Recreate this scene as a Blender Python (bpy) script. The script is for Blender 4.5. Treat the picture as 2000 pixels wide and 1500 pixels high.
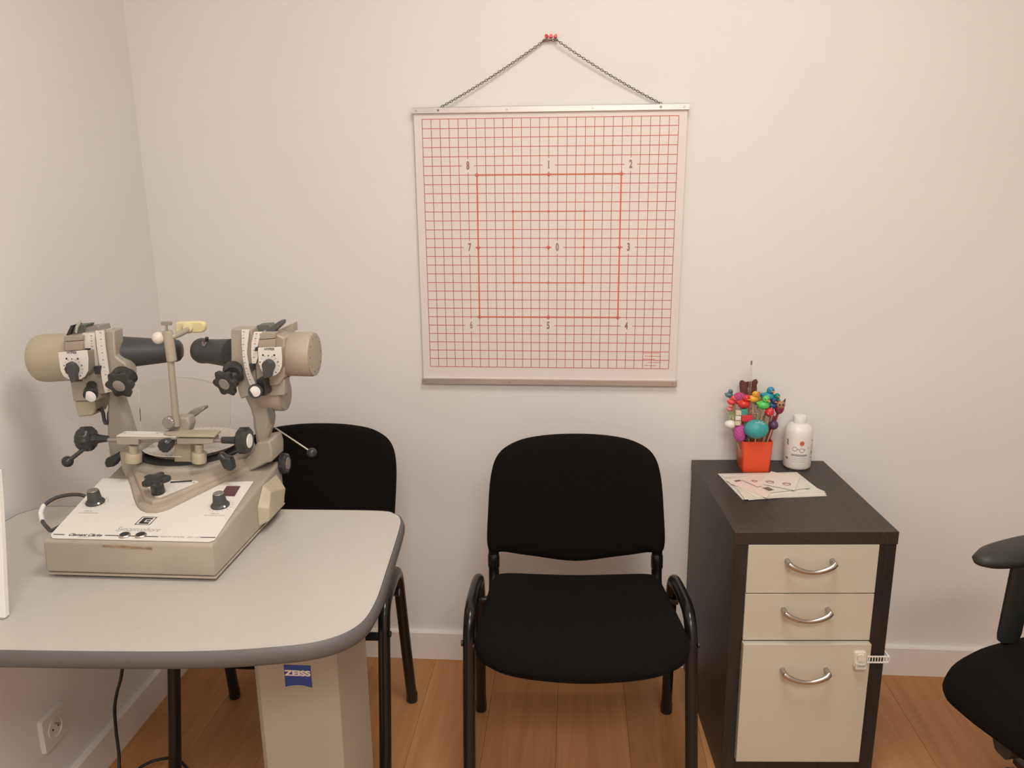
import bpy, bmesh, math, random
from mathutils import Vector, Matrix
random.seed(7)
S = bpy.context.scene
C = S.collection
for o in list(bpy.data.objects): bpy.data.objects.remove(o)
PI = math.pi

# ---------------------------------------------------------------- camera
F, YAW, PITCH, ROLL = 1559.15, 0.08115, -0.24392, -0.01212
CAM = Vector((0, -2.1788, 1.42))
cy, sy = math.cos(YAW), math.sin(YAW)
f0 = Vector((-sy, cy, 0)); r0 = Vector((cy, sy, 0)); u0 = Vector((0, 0, 1))
FW = f0*math.cos(PITCH)+u0*math.sin(PITCH); u1 = u0*math.cos(PITCH)-f0*math.sin(PITCH)
RT = r0*math.cos(ROLL)+u1*math.sin(ROLL); UP = -r0*math.sin(ROLL)+u1*math.cos(ROLL)
cam = bpy.data.cameras.new('camera'); co = bpy.data.objects.new('camera', cam); C.objects.link(co)
m = Matrix((RT, UP, -FW)).transposed().to_4x4(); m.translation = CAM
co.matrix_world = m
cam.lens = F*36/2000; cam.sensor_width = 36; cam.clip_start = .02
S.camera = co

# ---------------------------------------------------------------- light
S.view_settings.view_transform = 'Standard'; S.view_settings.look = 'None'
S.view_settings.gamma = 1; S.view_settings.use_curve_mapping = False
S.view_settings.exposure = 0.0
w = bpy.data.worlds.new('world'); S.world = w; w.use_nodes = True
w.node_tree.nodes['Background'].inputs[0].default_value = (1, .85, .7, 1)
w.node_tree.nodes['Background'].inputs[1].default_value = 0.2
def area(loc, size, power, col, rot=(0, 0, 0)):
    l = bpy.data.lights.new('ceiling_panel_light', 'AREA'); l.shape = 'RECTANGLE'; l.size, l.size_y = size
    l.energy = power; l.color = col
    o = bpy.data.objects.new('ceiling_panel_light', l); o.location = loc; o.rotation_euler = rot; C.objects.link(o)
WARM = (1, .945, .88)
area((.2, -1.2, 2.58), (.6, .6), 20, WARM)
area((.3, -2.9, 2.58), (1.2, .6), 40, WARM)

# ---------------------------------------------------------------- pixel measurements -> points in the room (2000x1500 photo)
def ray(px, py): return RT*((px-1000)/F)-UP*((py-750)/F)+FW
def at(px, py, Y):
    v = ray(px, py); return CAM+v*((Y-CAM.y)/v.y)
def atz(px, py, Z):
    v = ray(px, py); return CAM+v*((Z-CAM.z)/v.z)
def atp(px, py, p, n):
    v = ray(px, py); return CAM+v*((p-CAM).dot(n)/v.dot(n))
def sc(Y): return (Y-CAM.y)*1.0/F          # metres per pixel at depth Y, near enough

# ---------------------------------------------------------------- materials
def lin(c): return tuple((x/12.92 if x <= .04045 else ((x+.055)/1.055)**2.4) for x in c)
def mat(name, col, rough=.5, metal=0, var=.04, scale=30, bump=0, bscale=200, trans=0, ior=1.45, emis=0, coat=0, stretch=None, spec=.5, alpha=1):
    m = bpy.data.materials.new(name); m.use_nodes = True
    nt = m.node_tree; b = nt.nodes['Principled BSDF']
    b.inputs['Roughness'].default_value = rough; b.inputs['Metallic'].default_value = metal
    b.inputs['Specular IOR Level'].default_value = spec
    tc = nt.nodes.new('ShaderNodeTexCoord'); src = tc.outputs['Object']
    if stretch:
        mp = nt.nodes.new('ShaderNodeMapping'); mp.inputs['Scale'].default_value = stretch
        nt.links.new(src, mp.inputs[0]); src = mp.outputs[0]
    n = nt.nodes.new('ShaderNodeTexNoise'); n.inputs['Scale'].default_value = scale; n.inputs['Detail'].default_value = 4
    nt.links.new(src, n.inputs['Vector'])
    r = nt.nodes.new('ShaderNodeValToRGB')
    a = [min(1, x*(1-var)) for x in col]; c = [min(1, x*(1+var)) for x in col]
    r.color_ramp.elements[0].position = .3; r.color_ramp.elements[1].position = .7
    r.color_ramp.elements[0].color = (*a, 1); r.color_ramp.elements[1].color = (*c, 1)
    nt.links.new(n.outputs['Fac'], r.inputs[0]); nt.links.new(r.outputs[0], b.inputs['Base Color'])
    if bump:
        n2 = nt.nodes.new('ShaderNodeTexNoise'); n2.inputs['Scale'].default_value = bscale; n2.inputs['Detail'].default_value = 3
        nt.links.new(src, n2.inputs['Vector'])
        bp = nt.nodes.new('ShaderNodeBump'); bp.inputs['Strength'].default_value = bump; bp.inputs['Distance'].default_value = .002
        nt.links.new(n2.outputs['Fac'], bp.inputs['Height']); nt.links.new(bp.outputs[0], b.inputs['Normal'])
    if trans: b.inputs['Transmission Weight'].default_value = trans; b.inputs['IOR'].default_value = ior
    if coat: b.inputs['Coat Weight'].default_value = coat
    if emis:
        b.inputs['Emission Color'].default_value = (*col, 1); b.inputs['Emission Strength'].default_value = emis
    b.inputs['Alpha'].default_value = alpha
    return m
M = {}
M['wall'] = mat('wall_paint', (.80, .77, .74), .75, var=.012, scale=3, bump=.12, bscale=120, spec=.25)
M['ceiling'] = mat('ceiling_paint', (.80, .78, .74), .8)
M['base'] = mat('baseboard_paint', (.84, .79, .74), .4, var=.01)
M['black_wood'] = mat('black_brown_veneer', (.030, .025, .021), .42, var=.35, scale=9, stretch=(14, 1, 14), bump=.05, bscale=20)
M['black_wood_front'] = mat('black_brown_front', (.019, .0175, .016), .42, var=.3, scale=9, stretch=(14, 14, 1), bump=.05, bscale=20)
M['cream_front'] = mat('cream_lacquer', (.56, .52, .43), .32, var=.01)
M['steel'] = mat('brushed_steel', (.50, .46, .43), .34, 1, var=.1, scale=40)
M['alu'] = mat('aluminium_rail', (.62, .59, .57), .38, 1, var=.03, scale=10)
M['chain'] = mat('chain_nickel', (.30, .28, .25), .4, 1)
M['chart'] = mat('chart_board', (.78, .715, .675), .42, var=.01, scale=8)
M['red'] = mat('red_print', (.56, .15, .12), .5)
M['redbold'] = mat('bold_red_print', (.62, .16, .10), .5)
M['darkred'] = mat('grid_print', (.40, .12, .095), .5)
M['num'] = mat('number_print', (.33, .17, .15), .5)
M['pin'] = mat('pin_plastic', (.62, .05, .05), .3, spec=.6)
M['fabric'] = mat('black_fabric', (.0055, .0048, .0042), .95, var=.35, scale=350, bump=.7, bscale=900, spec=.15)
M['black_tube'] = mat('black_gloss_tube', (.010, .010, .010), .25, var=.1)
M['black_plastic'] = mat('black_plastic', (.016, .018, .018), .42, var=.1, bump=.05)
M['office_pad'] = mat('dark_grey_plastic', (.030, .031, .030), .5, var=.1, bump=.1)
M['tabletop'] = mat('table_laminate', (.50, .46, .415), .33, var=.015, scale=60)
M['tableedge'] = mat('table_edge_rubber', (.115, .11, .11), .5, var=.04)
M['column'] = mat('column_paint', (.385, .35, .285), .5, var=.01)
M['zeiss'] = mat('blue_label', (.02, .06, .30), .4)
M['white'] = mat('white_print', (.85, .83, .80), .45, var=.01)
M['dev'] = mat('beige_enamel', (.385, .335, .27), .42, var=.07, scale=9, bump=.08, bscale=500)
M['dev2'] = mat('yellowed_beige_enamel', (.46, .40, .29), .45, var=.08, scale=9)
M['devpink'] = mat('aged_beige_enamel', (.42, .35, .28), .45, var=.08, scale=12)
M['plate'] = mat('white_panel', (.78, .74, .68), .38, var=.01)
M['knob'] = mat('grey_black_knob', (.028, .032, .032), .32, var=.1)
M['knobgrey'] = mat('grey_knob', (.055, .060, .062), .45, var=.1)
M['knobcap'] = mat('knob_cap_metal', (.36, .33, .30), .4, .6)
M['ink'] = mat('black_ink', (.03, .03, .03), .5)
M['inkgrey'] = mat('grey_ink', (.32, .29, .26), .5)
M['cream'] = mat('cream_rubber', (.72, .64, .38), .5)
M['ball'] = mat('ivory_ball', (.74, .66, .58), .3)
M['acrylic'] = mat('clear_acrylic', (.97, .95, .92), .05, trans=1, ior=1.12, var=.002)
M['display'] = mat('dark_red_display', (.085, .012, .02), .15, var=.1)
M['stain'] = mat('brown_tape_residue', (.31, .215, .135), .7, var=.3, scale=60)
M['cable'] = mat('cable_grey', (.055, .052, .055), .5)
M['cableblack'] = mat('cable_black', (.012, .011, .010), .5)
M['plug'] = mat('socket_plastic', (.78, .75, .71), .3, var=.005)
M['orange'] = mat('orange_plastic', (1, .12, .045), .35, var=.01, trans=.2)
M['bottle'] = mat('white_bottle_plastic', (.82, .78, .74), .35, var=.01)
M['paper'] = mat('paper', (.74, .68, .60), .6, var=.02)
M['paperpink'] = mat('pinkish_paper', (.76, .60, .55), .6, var=.02)
M['sleeve'] = mat('clear_sleeve', (.70, .68, .60), .15, var=.03)
M['wood'] = mat('pencil_wood', (.52, .36, .20), .6, var=.1)
M['glass'] = mat('clear_tube', (.97, .95, .92), .03, trans=1, ior=1.35, var=.002)
M['lock'] = mat('lock_plastic', (.72, .68, .56), .3)
M['lockclear'] = mat('lock_translucent', (.66, .62, .54), .25, var=.01)
def colm(name, c, rough=.5): 
    if name not in M: M[name] = mat(name, c, rough, var=.1, scale=120, bump=.1)
    return M[name]
# plank wood
def plankmat():
    m = bpy.data.materials.new('oak_laminate'); m.use_nodes = True; nt = m.node_tree; b = nt.nodes['Principled BSDF']
    tc = nt.nodes.new('ShaderNodeTexCoord'); oi = nt.nodes.new('ShaderNodeObjectInfo')
    mp = nt.nodes.new('ShaderNodeMapping'); mp.inputs['Scale'].default_value = (16, 1.1, 1)
    add = nt.nodes.new('ShaderNodeVectorMath'); add.operation = 'ADD'
    mul = nt.nodes.new('ShaderNodeMath'); mul.operation = 'MULTIPLY'; mul.inputs[1].default_value = 40
    nt.links.new(oi.outputs['Random'], mul.inputs[0]); nt.links.new(tc.outputs['Object'], add.inputs[0]); nt.links.new(mul.outputs[0], add.inputs[1])
    nt.links.new(add.outputs[0], mp.inputs[0])
    n = nt.nodes.new('ShaderNodeTexNoise'); n.inputs['Scale'].default_value = 2.2; n.inputs['Detail'].default_value = 8; n.inputs['Distortion'].default_value = 1.2
    nt.links.new(mp.outputs[0], n.inputs['Vector'])
    r = nt.nodes.new('ShaderNodeValToRGB'); e = r.color_ramp.elements
    e[0].position = .32; e[0].color = (.42, .19, .067, 1); e[1].position = .68; e[1].color = (.51, .25, .099, 1)
    nt.links.new(n.outputs['Fac'], r.inputs[0])
    hs = nt.nodes.new('ShaderNodeHueSaturation'); mr = nt.nodes.new('ShaderNodeMapRange'); mr.inputs[3].default_value = .88; mr.inputs[4].default_value = 1.1
    nt.links.new(oi.outputs['Random'], mr.inputs[0]); nt.links.new(mr.outputs[0], hs.inputs['Value']); nt.links.new(r.outputs[0], hs.inputs['Color'])
    nt.links.new(hs.outputs[0], b.inputs['Base Color']); b.inputs['Roughness'].default_value = .45
    bp = nt.nodes.new('ShaderNodeBump'); bp.inputs['Strength'].default_value = .08; nt.links.new(n.outputs['Fac'], bp.inputs['Height']); nt.links.new(bp.outputs[0], b.inputs['Normal'])
    return m
M['plank'] = plankmat()

# ---------------------------------------------------------------- mesh helpers
ROOT = {}
def origin_of(p):
    while p.parent: p = p.parent
    return p
def obj(name, bm, m, parent=None, world=True, smooth=True, flatangle=40, bevel=0):
    if isinstance(bm, bpy.types.Mesh): me = bm
    else:
        bmesh.ops.recalc_face_normals(bm, faces=bm.faces)
        if parent is not None and world:
            r = origin_of(parent); mi = r.matrix_basis.inverted()
            bm.transform(mi)
        me = bpy.data.meshes.new(name); bm.to_mesh(me); bm.free()
    if smooth:
        for p in me.polygons: p.use_smooth = True
        try: me.set_sharp_from_angle(angle=math.radians(flatangle))
        except Exception: pass
    me.materials.clear(); me.materials.append(M[m] if isinstance(m, str) else m)
    o = bpy.data.objects.new(name, me); C.objects.link(o)
    if parent is not None: o.parent = parent
    if bevel:
        b = o.modifiers.new('bevel', 'BEVEL'); b.width = bevel; b.segments = 2; b.limit_method = 'ANGLE'; b.angle_limit = math.radians(35)
        b.harden_normals = False
    return o
def thing(name, label, cat, loc=(0, 0, 0), rz=0, group=None):
    o = bpy.data.objects.new(name, None); C.objects.link(o); o.empty_display_size = .05
    o.matrix_basis = Matrix.Translation(Vector(loc)) @ Matrix.Rotation(rz, 4, 'Z')
    o.location = loc; o.rotation_euler = (0, 0, rz)
    tag(o, label, cat, group); return o
def tag(o, label, cat, group=None):
    o['label'] = label; o['category'] = cat
    if group: o['group'] = group
    return o
def struct(name, bm, m, parent=None, **k):
    o = obj(name, bm, m, parent, **k)
    if parent is None: o['kind'] = 'structure'
    return o
def part_label(o, l): o['label'] = l; return o
def box(x0, x1, y0, y1, z0, z1, bm=None, M4=None):
    bm = bm or bmesh.new()
    vs = [bm.verts.new((x, y, z)) for x in (x0, x1) for y in (y0, y1) for z in (z0, z1)]
    for f in ((0, 1, 3, 2), (4, 6, 7, 5), (0, 4, 5, 1), (2, 3, 7, 6), (0, 2, 6, 4), (1, 5, 7, 3)): bm.faces.new([vs[i] for i in f])
    if M4: bmesh.ops.transform(bm, matrix=M4, verts=vs)
    return bm
def loft(rings, bm=None, cap=True, closed=True):
    bm = bm or bmesh.new(); R = [[bm.verts.new(p) for p in r] for r in rings]; n = len(R[0])
    for a, b in zip(R, R[1:]):
        for i in range(n if closed else n-1):
            j = (i+1) % n; bm.faces.new((a[i], a[j], b[j], b[i]))
    if cap: bm.faces.new(R[0][::-1]); bm.faces.new(R[-1])
    return bm
def frame(d):
    d = d.normalized(); a = Vector((0, 0, 1)) if abs(d.z) < .9 else Vector((1, 0, 0))
    u = d.cross(a).normalized(); return u, d.cross(u).normalized()
def lathe(p0, p1, prof, n=32, bm=None, lobes=0, depth=0):
    """prof: (t along p0->p1, radius); lobes: radius is waved for grip knobs"""
    p0, p1 = Vector(p0), Vector(p1); d = p1-p0; u, v = frame(d); rings = []
    if lobes: n = lobes*8
    for t, r in prof:
        c = p0+d*t
        ring = []
        for i in range(n):
            a = 2*PI*i/n; rr = r*(1+depth*math.cos(lobes*a)) if lobes else r
            ring.append(c+u*math.cos(a)*rr+v*math.sin(a)*rr)
        rings.append(ring)
    return loft(rings, bm)
def cyl(p0, p1, r, n=24, bm=None, rb=.12):
    L = (Vector(p1)-Vector(p0)).length; e = min(.45, r*rb/max(L, 1e-6))
    return lathe(p0, p1, [(0, r*(1-rb)), (e, r), (1-e, r), (1, r*(1-rb))], n, bm)
def ball(c, r, bm=None, n=16, sub=None):
    bm = bm or bmesh.new(); rr = r if hasattr(r, '__len__') else (r, r, r)
    g = bmesh.ops.create_icosphere(bm, subdivisions=3 if sub is None else sub, radius=1)
    bmesh.ops.transform(bm, matrix=Matrix.Translation(Vector(c)) @ Matrix.Diagonal((*rr, 1)), verts=g['verts'])
    return bm
def smooth_path(pts, k=6):
    pts = [Vector(p) for p in pts]; out = []
    P = [pts[0]*2-pts[1]]+pts+[pts[-1]*2-pts[-2]]
    for i in range(1, len(P)-2):
        a, b, c, d = P[i-1:i+3]
        for j in range(k):
            t = j/k; out.append(.5*((2*b)+(c-a)*t+(2*a-5*b+4*c-d)*t*t+(3*b-a-3*c+d)*t**3))
    out.append(pts[-1]); return out
def tube(pts, r, n=12, k=6, bm=None, flat=None):
    """flat=(rx, ry, axis): oval section, rx across the given axis"""
    P = smooth_path(pts, k) if k else [Vector(p) for p in pts]; rings = []; prev = None
    for i, p in enumerate(P):
        d = (P[min(i+1, len(P)-1)]-P[max(i-1, 0)]).normalized()
        if flat: v = Vector(flat[2]); v = (v-d*v.dot(d)).normalized(); u = d.cross(v).normalized()
        else:
            u = frame(d)[0] if prev is None else (prev-d*prev.dot(d)).normalized(); prev = u; v = d.cross(u)
        a_, b_ = (flat[0], flat[1]) if flat else (r, r)
        rings.append([p+v*math.cos(2*PI*j/n)*a_+u*math.sin(2*PI*j/n)*b_ for j in range(n)])
    return loft(rings, bm)
def slab(pts, depth, bm=None):
    """pts: front outline (world), depth: offset vector"""
    d = Vector(depth); pts = [Vector(p) for p in pts]
    return loft([pts, [p+d for p in pts]], bm)
def pslab(px, Y, depth, bm=None): return slab([at(a, b, Y) for a, b in px], (0, depth, 0), bm)
def rrect(w, h, r, n=5):
    out = []
    for cx, cz, a0 in ((w/2-r, h/2-r, 0), (-w/2+r, h/2-r, 90), (-w/2+r, -h/2+r, 180), (w/2-r, -h/2+r, 270)):
        for i in range(n+1):
            a = math.radians(a0+90*i/n); out.append((cx+r*math.cos(a), cz+r*math.sin(a)))
    return out
def text_mesh(s, size, mtx, shear=0, sx=1, extrude=.0003, bold=0, align='CENTER'):
    cu = bpy.data.curves.new('t', 'FONT'); cu.body = s; cu.size = size; cu.align_x = align; cu.align_y = 'CENTER'
    cu.shear = shear; cu.extrude = extrude/sx if False else extrude; cu.offset = bold
    t = bpy.data.objects.new('t', cu); C.objects.link(t)
    dg = bpy.context.evaluated_depsgraph_get(); me = bpy.data.meshes.new_from_object(t.evaluated_get(dg))
    bm = bmesh.new(); bm.from_mesh(me); bpy.data.objects.remove(t); bpy.data.meshes.remove(me)
    bm.transform(mtx @ Matrix.Diagonal((sx, 1, 1, 1))); return bm
def merge(a, b):
    me = bpy.data.meshes.new('tmp'); b.to_mesh(me); b.free(); a.from_mesh(me); bpy.data.meshes.remove(me); return a
def basis(o, x, y, z):
    m = Matrix((Vector(x), Vector(y), Vector(z))).transposed().to_4x4(); m.translation = Vector(o); return m
FACE = lambda o: basis(o, (1, 0, 0), (0, 0, 1), (0, -1, 0))   # text facing -y

# ================================================================ SETTING
XL, XR, YB, YF, H = -1.185, 2.35, 0.0, -3.4, 2.6
struct('wall_back', box(XL-.1, XR+.1, 0, .1, -.05, H+.05), 'wall')
struct('wall_left', box(XL-.1, XL, YF, 0, -.05, H+.05), 'wall')
struct('wall_right', box(XR, XR+.1, YF, 0, -.05, H+.05), 'wall')
struct('wall_front', box(XL-.1, XR+.1, YF-.1, YF, -.05, H+.05), 'wall')
struct('ceiling', box(XL-.1, XR+.1, YF-.1, .1, H, H+.1), 'ceiling')
fl = struct('floor', box(XL, XR, YF, 0, -.05, -.008), colm('underlay', (.03, .02, .012), .9))
pw, pl = .19, 1.285
pm = {}
x = XL+.003; k = 0
while x < XR:
    w_ = min(pw, XR-x); y = -((k*.43) % 1)*pl+.0
    edges = []
    t = 0.0; first = pl*(.25+((k*.37) % .75)); cuts = [0, -first]
    while cuts[-1] > YF: cuts.append(max(YF, cuts[-1]-pl))
    for a, b in zip(cuts, cuts[1:]):
        L = a-b
        if L < .02 or w_ < .02: continue
        key = (round(w_, 3), round(L, 3))
        if key not in pm:
            g = .0003
            bm = bmesh.new(); 
            r1 = [(-w_/2+g, -L/2+g), (w_/2-g, -L/2+g), (w_/2-g, L/2-g), (-w_/2+g, L/2-g)]
            c_ = .0006
            r2 = [(-w_/2+g+c_, -L/2+g+c_), (w_/2-g-c_, -L/2+g+c_), (w_/2-g-c_, L/2-g-c_), (-w_/2+g+c_, L/2-g-c_)]
            loft([[(p[0], p[1], -.008) for p in r1], [(p[0], p[1], -.0004) for p in r1], [(p[0], p[1], 0) for p in r2]], bm)
            bmesh.ops.recalc_face_normals(bm, faces=bm.faces)
            me = bpy.data.meshes.new('plank'); bm.to_mesh(me); bm.free(); me.materials.append(M['plank']); pm[key] = me
        o = bpy.data.objects.new('plank', pm[key]); C.objects.link(o); o.parent = fl; o.location = (x+w_/2, (a+b)/2, 0)
    x += pw; k += 1
HB = .0935
def bb_profile(): return [(0, 0), (.014, 0), (.014, HB-.005), (.011, HB), (0, HB)]
struct('baseboard_back', loft([[(xx, -p, q) for p, q in bb_profile()] for xx in (XL+.001, XR-.001)]), 'base', flatangle=20)
struct('baseboard_left', loft([[(XL+p, yy, q) for p, q in bb_profile()] for yy in (-.0145, YF+.001)]), 'base', flatangle=20)
struct('baseboard_right', loft([[(XR-p, yy, q) for p, q in bb_profile()] for yy in (-.0145, YF+.001)]), 'base', flatangle=20)

# power socket on the left wall
def socket():
    t = thing('wall_socket', 'white square power socket low on the left wall under the table', 'socket', (XL, -.689, .233))
    def lw(u, v, d): return (XL+d, -.689+u, .233+v)
    pts = rrect(.083, .083, .006)
    obj('cover_plate', loft([[lw(a, b, 0) for a, b in pts], [lw(a, b, .007) for a, b in pts], [lw(a*.95, b*.95, .010) for a, b in pts]]), 'plug', t)
    n = 28; ring = lambda r, d: [lw(r*math.cos(2*PI*i/n), r*math.sin(2*PI*i/n), d) for i in range(n)]
    obj('socket_well', loft([ring(.025, .0095), ring(.025, .0125), ring(.021, .0125), ring(.020, .0105), ring(.001, .0104)]), 'plug', t)
    bm = bmesh.new()
    for s in (-1, 1): cyl(lw(s*.0095, 0, .0102), lw(s*.0095, 0, .0112), .0028, 12, bm)
    obj('pin_hole', bm, 'ink', t); obj('earth_pin', cyl(lw(0, .011, .010), lw(0, .011, .022), .0024, 12), 'steel', t)
    pts = rrect(.083, .018, .004)
    obj('label_strip', loft([[lw(a, b+.033, .0098) for a, b in pts], [lw(a, b+.033, .0125) for a, b in pts]]), 'plug', t)
socket()

# ================================================================ HESS CHART
def chart():
    cx, cz, rot = -.0737, 1.2475, -.004
    t = thing('wall_chart', 'white wall chart with red square grid and numbers 0 to 8 between metal rails', 'chart', (cx, -.012, cz))
    ca, sa = math.cos(rot), math.sin(rot)
    def L(u, v, y): return Vector((cx+u*ca-v*sa, y, cz+u*sa+v*ca))
    Wt, Hh = .704, .727   # sheet
    yt, yb = -.016, -.010
    def sy_(v): return -.010-.006*(v/.36+1)/2    # leans out a little towards the top rail
    def q(u0, u1, v0, v1, y, th, bm):
        a = [L(u0, v0, sy_(v0)-y), L(u1, v0, sy_(v0)-y), L(u1, v1, sy_(v1)-y), L(u0, v1, sy_(v1)-y)]
        return slab(a, (0, th, 0), bm)
    obj('board', q(-Wt/2, Wt/2, -Hh/2+.003, Hh/2-.003, 0, .004, bmesh.new()), 'chart', t)
    # rails
    for v, nm in ((Hh/2-.0015, 'top_rail'), (-Hh/2+.0015, 'bottom_rail')):
        pr = [(-.0065, -.0062), (.0065, -.0062), (.0078, -.004), (.0078, .0065), (-.0078, .0065), (-.0078, -.004)]
        s = 1 if v > 0 else -1
        rr = loft([[L(u, v+a, sy_(v)+b) for a, b in pr] for u in (-.3555, .3555)])
        ro = obj(nm, rr, 'alu', t, flatangle=20)
        for u in (-.345, -.108, .112, .343):
            obj('rivet', cyl(L(u, v, sy_(v)-.006), L(u, v, sy_(v)-.0078), .0026, 12), 'steel', ro)
    # printed grid
    g0u, g1u, g0v, g1v = -.331, .331, -.321, .341
    cu = (g1u-g0u)/28; cv = (g1v-g0v)/28
    U = lambda i: g0u+cu*i
    V = lambda j: g1v-cv*j
    nums = {'8': (5, 5), '1': (14, 5), '2': (23, 5), '7': (5, 14), '0': (15, 14), '3': (23, 14), '6': (5, 23), '5': (14, 23), '4': (23, 23)}
    bh = bmesh.new(); bv = bmesh.new(); e = .0009; th = .0004
    for j in range(29):
        gaps = sorted(i for (i, jj) in nums.values() if jj == j); s = 0
        for i in gaps: q(U(s), U(i-.68), V(j)-e, V(j)+e, th, th, bh); s = i+.68
        q(U(s), U(28), V(j)-e, V(j)+e, th, th, bh)
    for i in range(29):
        gaps = sorted(jj for (ii, jj) in nums.values() if ii == i); s = 0
        e2 = .00075
        for j in gaps: q(U(i)-e2, U(i)+e2, V(j-.72), V(s), th*.9, th*.9, bv); s = j+.72
        q(U(i)-e2, U(i)+e2, V(28), V(s), th*.9, th*.9, bv)
    obj('horizontal_grid_lines', bh, 'red', t, smooth=False); obj('vertical_grid_lines', bv, 'darkred', t, smooth=False)
    for (a, b, w_, mm, nm) in ((6, 22, .0019, 'redbold', 'outer_square'), (10, 18, .0013, 'redbold', 'inner_square')):
        bm = bmesh.new()
        for j in (a, b): q(U(a), U(b), V(j)-w_, V(j)+w_, th*1.5, th*1.4, bm)
        for i in (a, b): q(U(i)-w_, U(i)+w_, V(b), V(a), th*1.5, th*1.4, bm)
        obj(nm, bm, mm, t, smooth=False)
    bm = bmesh.new()
    def dot(i, j, r):
        bm = bmesh.new()
        cyl(L(U(i), V(j), sy_(V(j))-.0001), L(U(i), V(j), sy_(V(j))-.0009), r, 14, bm)
        if r > .004: q(U(i)-r*1.8, U(i)+r*1.8, V(j)-.0012, V(j)+.0012, th*1.7, th*1.5, bm); q(U(i)-.0012, U(i)+.0012, V(j)-r*1.6, V(j)+r*1.6, th*1.7, th*1.5, bm)
        obj('dot', bm, 'red', t)
    for i in (6, 14, 22):
        for j in (6, 14, 22): dot(i, j, .0046)
    for i in (10, 14, 18):
        for j in (10, 14, 18):
            if (i, j) != (14, 14): dot(i, j, .0031)
    for s, (i, j) in nums.items():
        p = L(U(i), V(j), sy_(V(j))-.0008)
        part_label(obj('number', text_mesh(s, .028, FACE(p), sx=.56, extrude=.0003, bold=(0 if s == '6' else .0009)), 'num', t, smooth=False), 'printed number '+s)
    bm = bmesh.new()
    for k, (a, b) in enumerate(((25.0, 26.9), (25.2, 27.0), (25.0, 26.4), (25.6, 27.0), (25.2, 26.6))):
        v = V(26.15+.37*k); q(U(a), U(b), v-.0007, v+.0007, th*.8, th*.7, bm)
    obj('small_print', bm, 'red', t, smooth=False)
    # chain
    bm = bmesh.new()
    def link(c, d, flip):
        u, v = frame(d); n_ = (u if flip else v); side = d.cross(n_).normalized(); pts = []
        for k in range(9):
            a = 2*PI*k/8; pts.append(c+d*math.cos(a)*.0044+side*math.sin(a)*.0026)
        rings = []
        P = pts[:-1]
        for k in range(8):
            dd = (P[(k+1) % 8]-P[k-1]).normalized(); uu = dd.cross(n_).normalized()
            rings.append([P[k]+uu*math.cos(2*PI*s/4)*.0009+n_*math.sin(2*PI*s/4)*.0009 for s in range(4)])
        rings.append(rings[0]); loft(rings, bm, cap=False)
    for a, b in (((-.287, .367), (-.013, .527)), ((.018, .527), (.284, .372))):
        A = L(a[0], a[1], -.017); B = L(b[0], b[1], -.008); d = B-A; n = int(d.length/.0066); dn = d.normalized()
        for k in range(n+1):
            p = A+d*(k/n); s = k/n; p.z -= .006*4*s*(1-s); link(p, dn, k % 2 == 0)
    # short run over the pins
    A = L(-.013, .527, -.008); B = L(.018, .527, -.008)
    for k in range(5): link(A+(B-A)*(k/4), Vector((1, 0, 0)), k % 2)
    for u in (-.287, .284):
        lathe(L(u, .3625, -.0165), L(u, .3625, -.0245), [(0, .003), (.8, .003), (1, .002)], 10, bm)
    bmesh.ops.remove_doubles(bm, verts=bm.verts, dist=1e-6)
    ch = obj('hanging_chain', bm, 'chain', t); ch['kind'] = 'stuff'
    for k, (px, tilt, lab) in enumerate(((1069, -.3, 'left'), (1076, .05, 'middle'), (1084, .3, 'right'))):
        p = at(px, 72, -.008); p.y = 0
        d = Vector((tilt*.4, -1, .05)).normalized()
        b = lathe(p+d*.0005, p+d*.020, [(0, .0006), (.36, .0006), (.37, .0045), (.5, .0045), (.56, .0026), (.85, .0030), (.9, .0044), (1, .0040)], 14)
        tag(obj('push_pin', b, 'pin'), 'red push pin holding the chart chain, %s one of three' % {'left': 'leftmost', 'middle': 'middle', 'right': 'rightmost'}[lab], 'push pin', 'red push pins above the chart')
chart()

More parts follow.
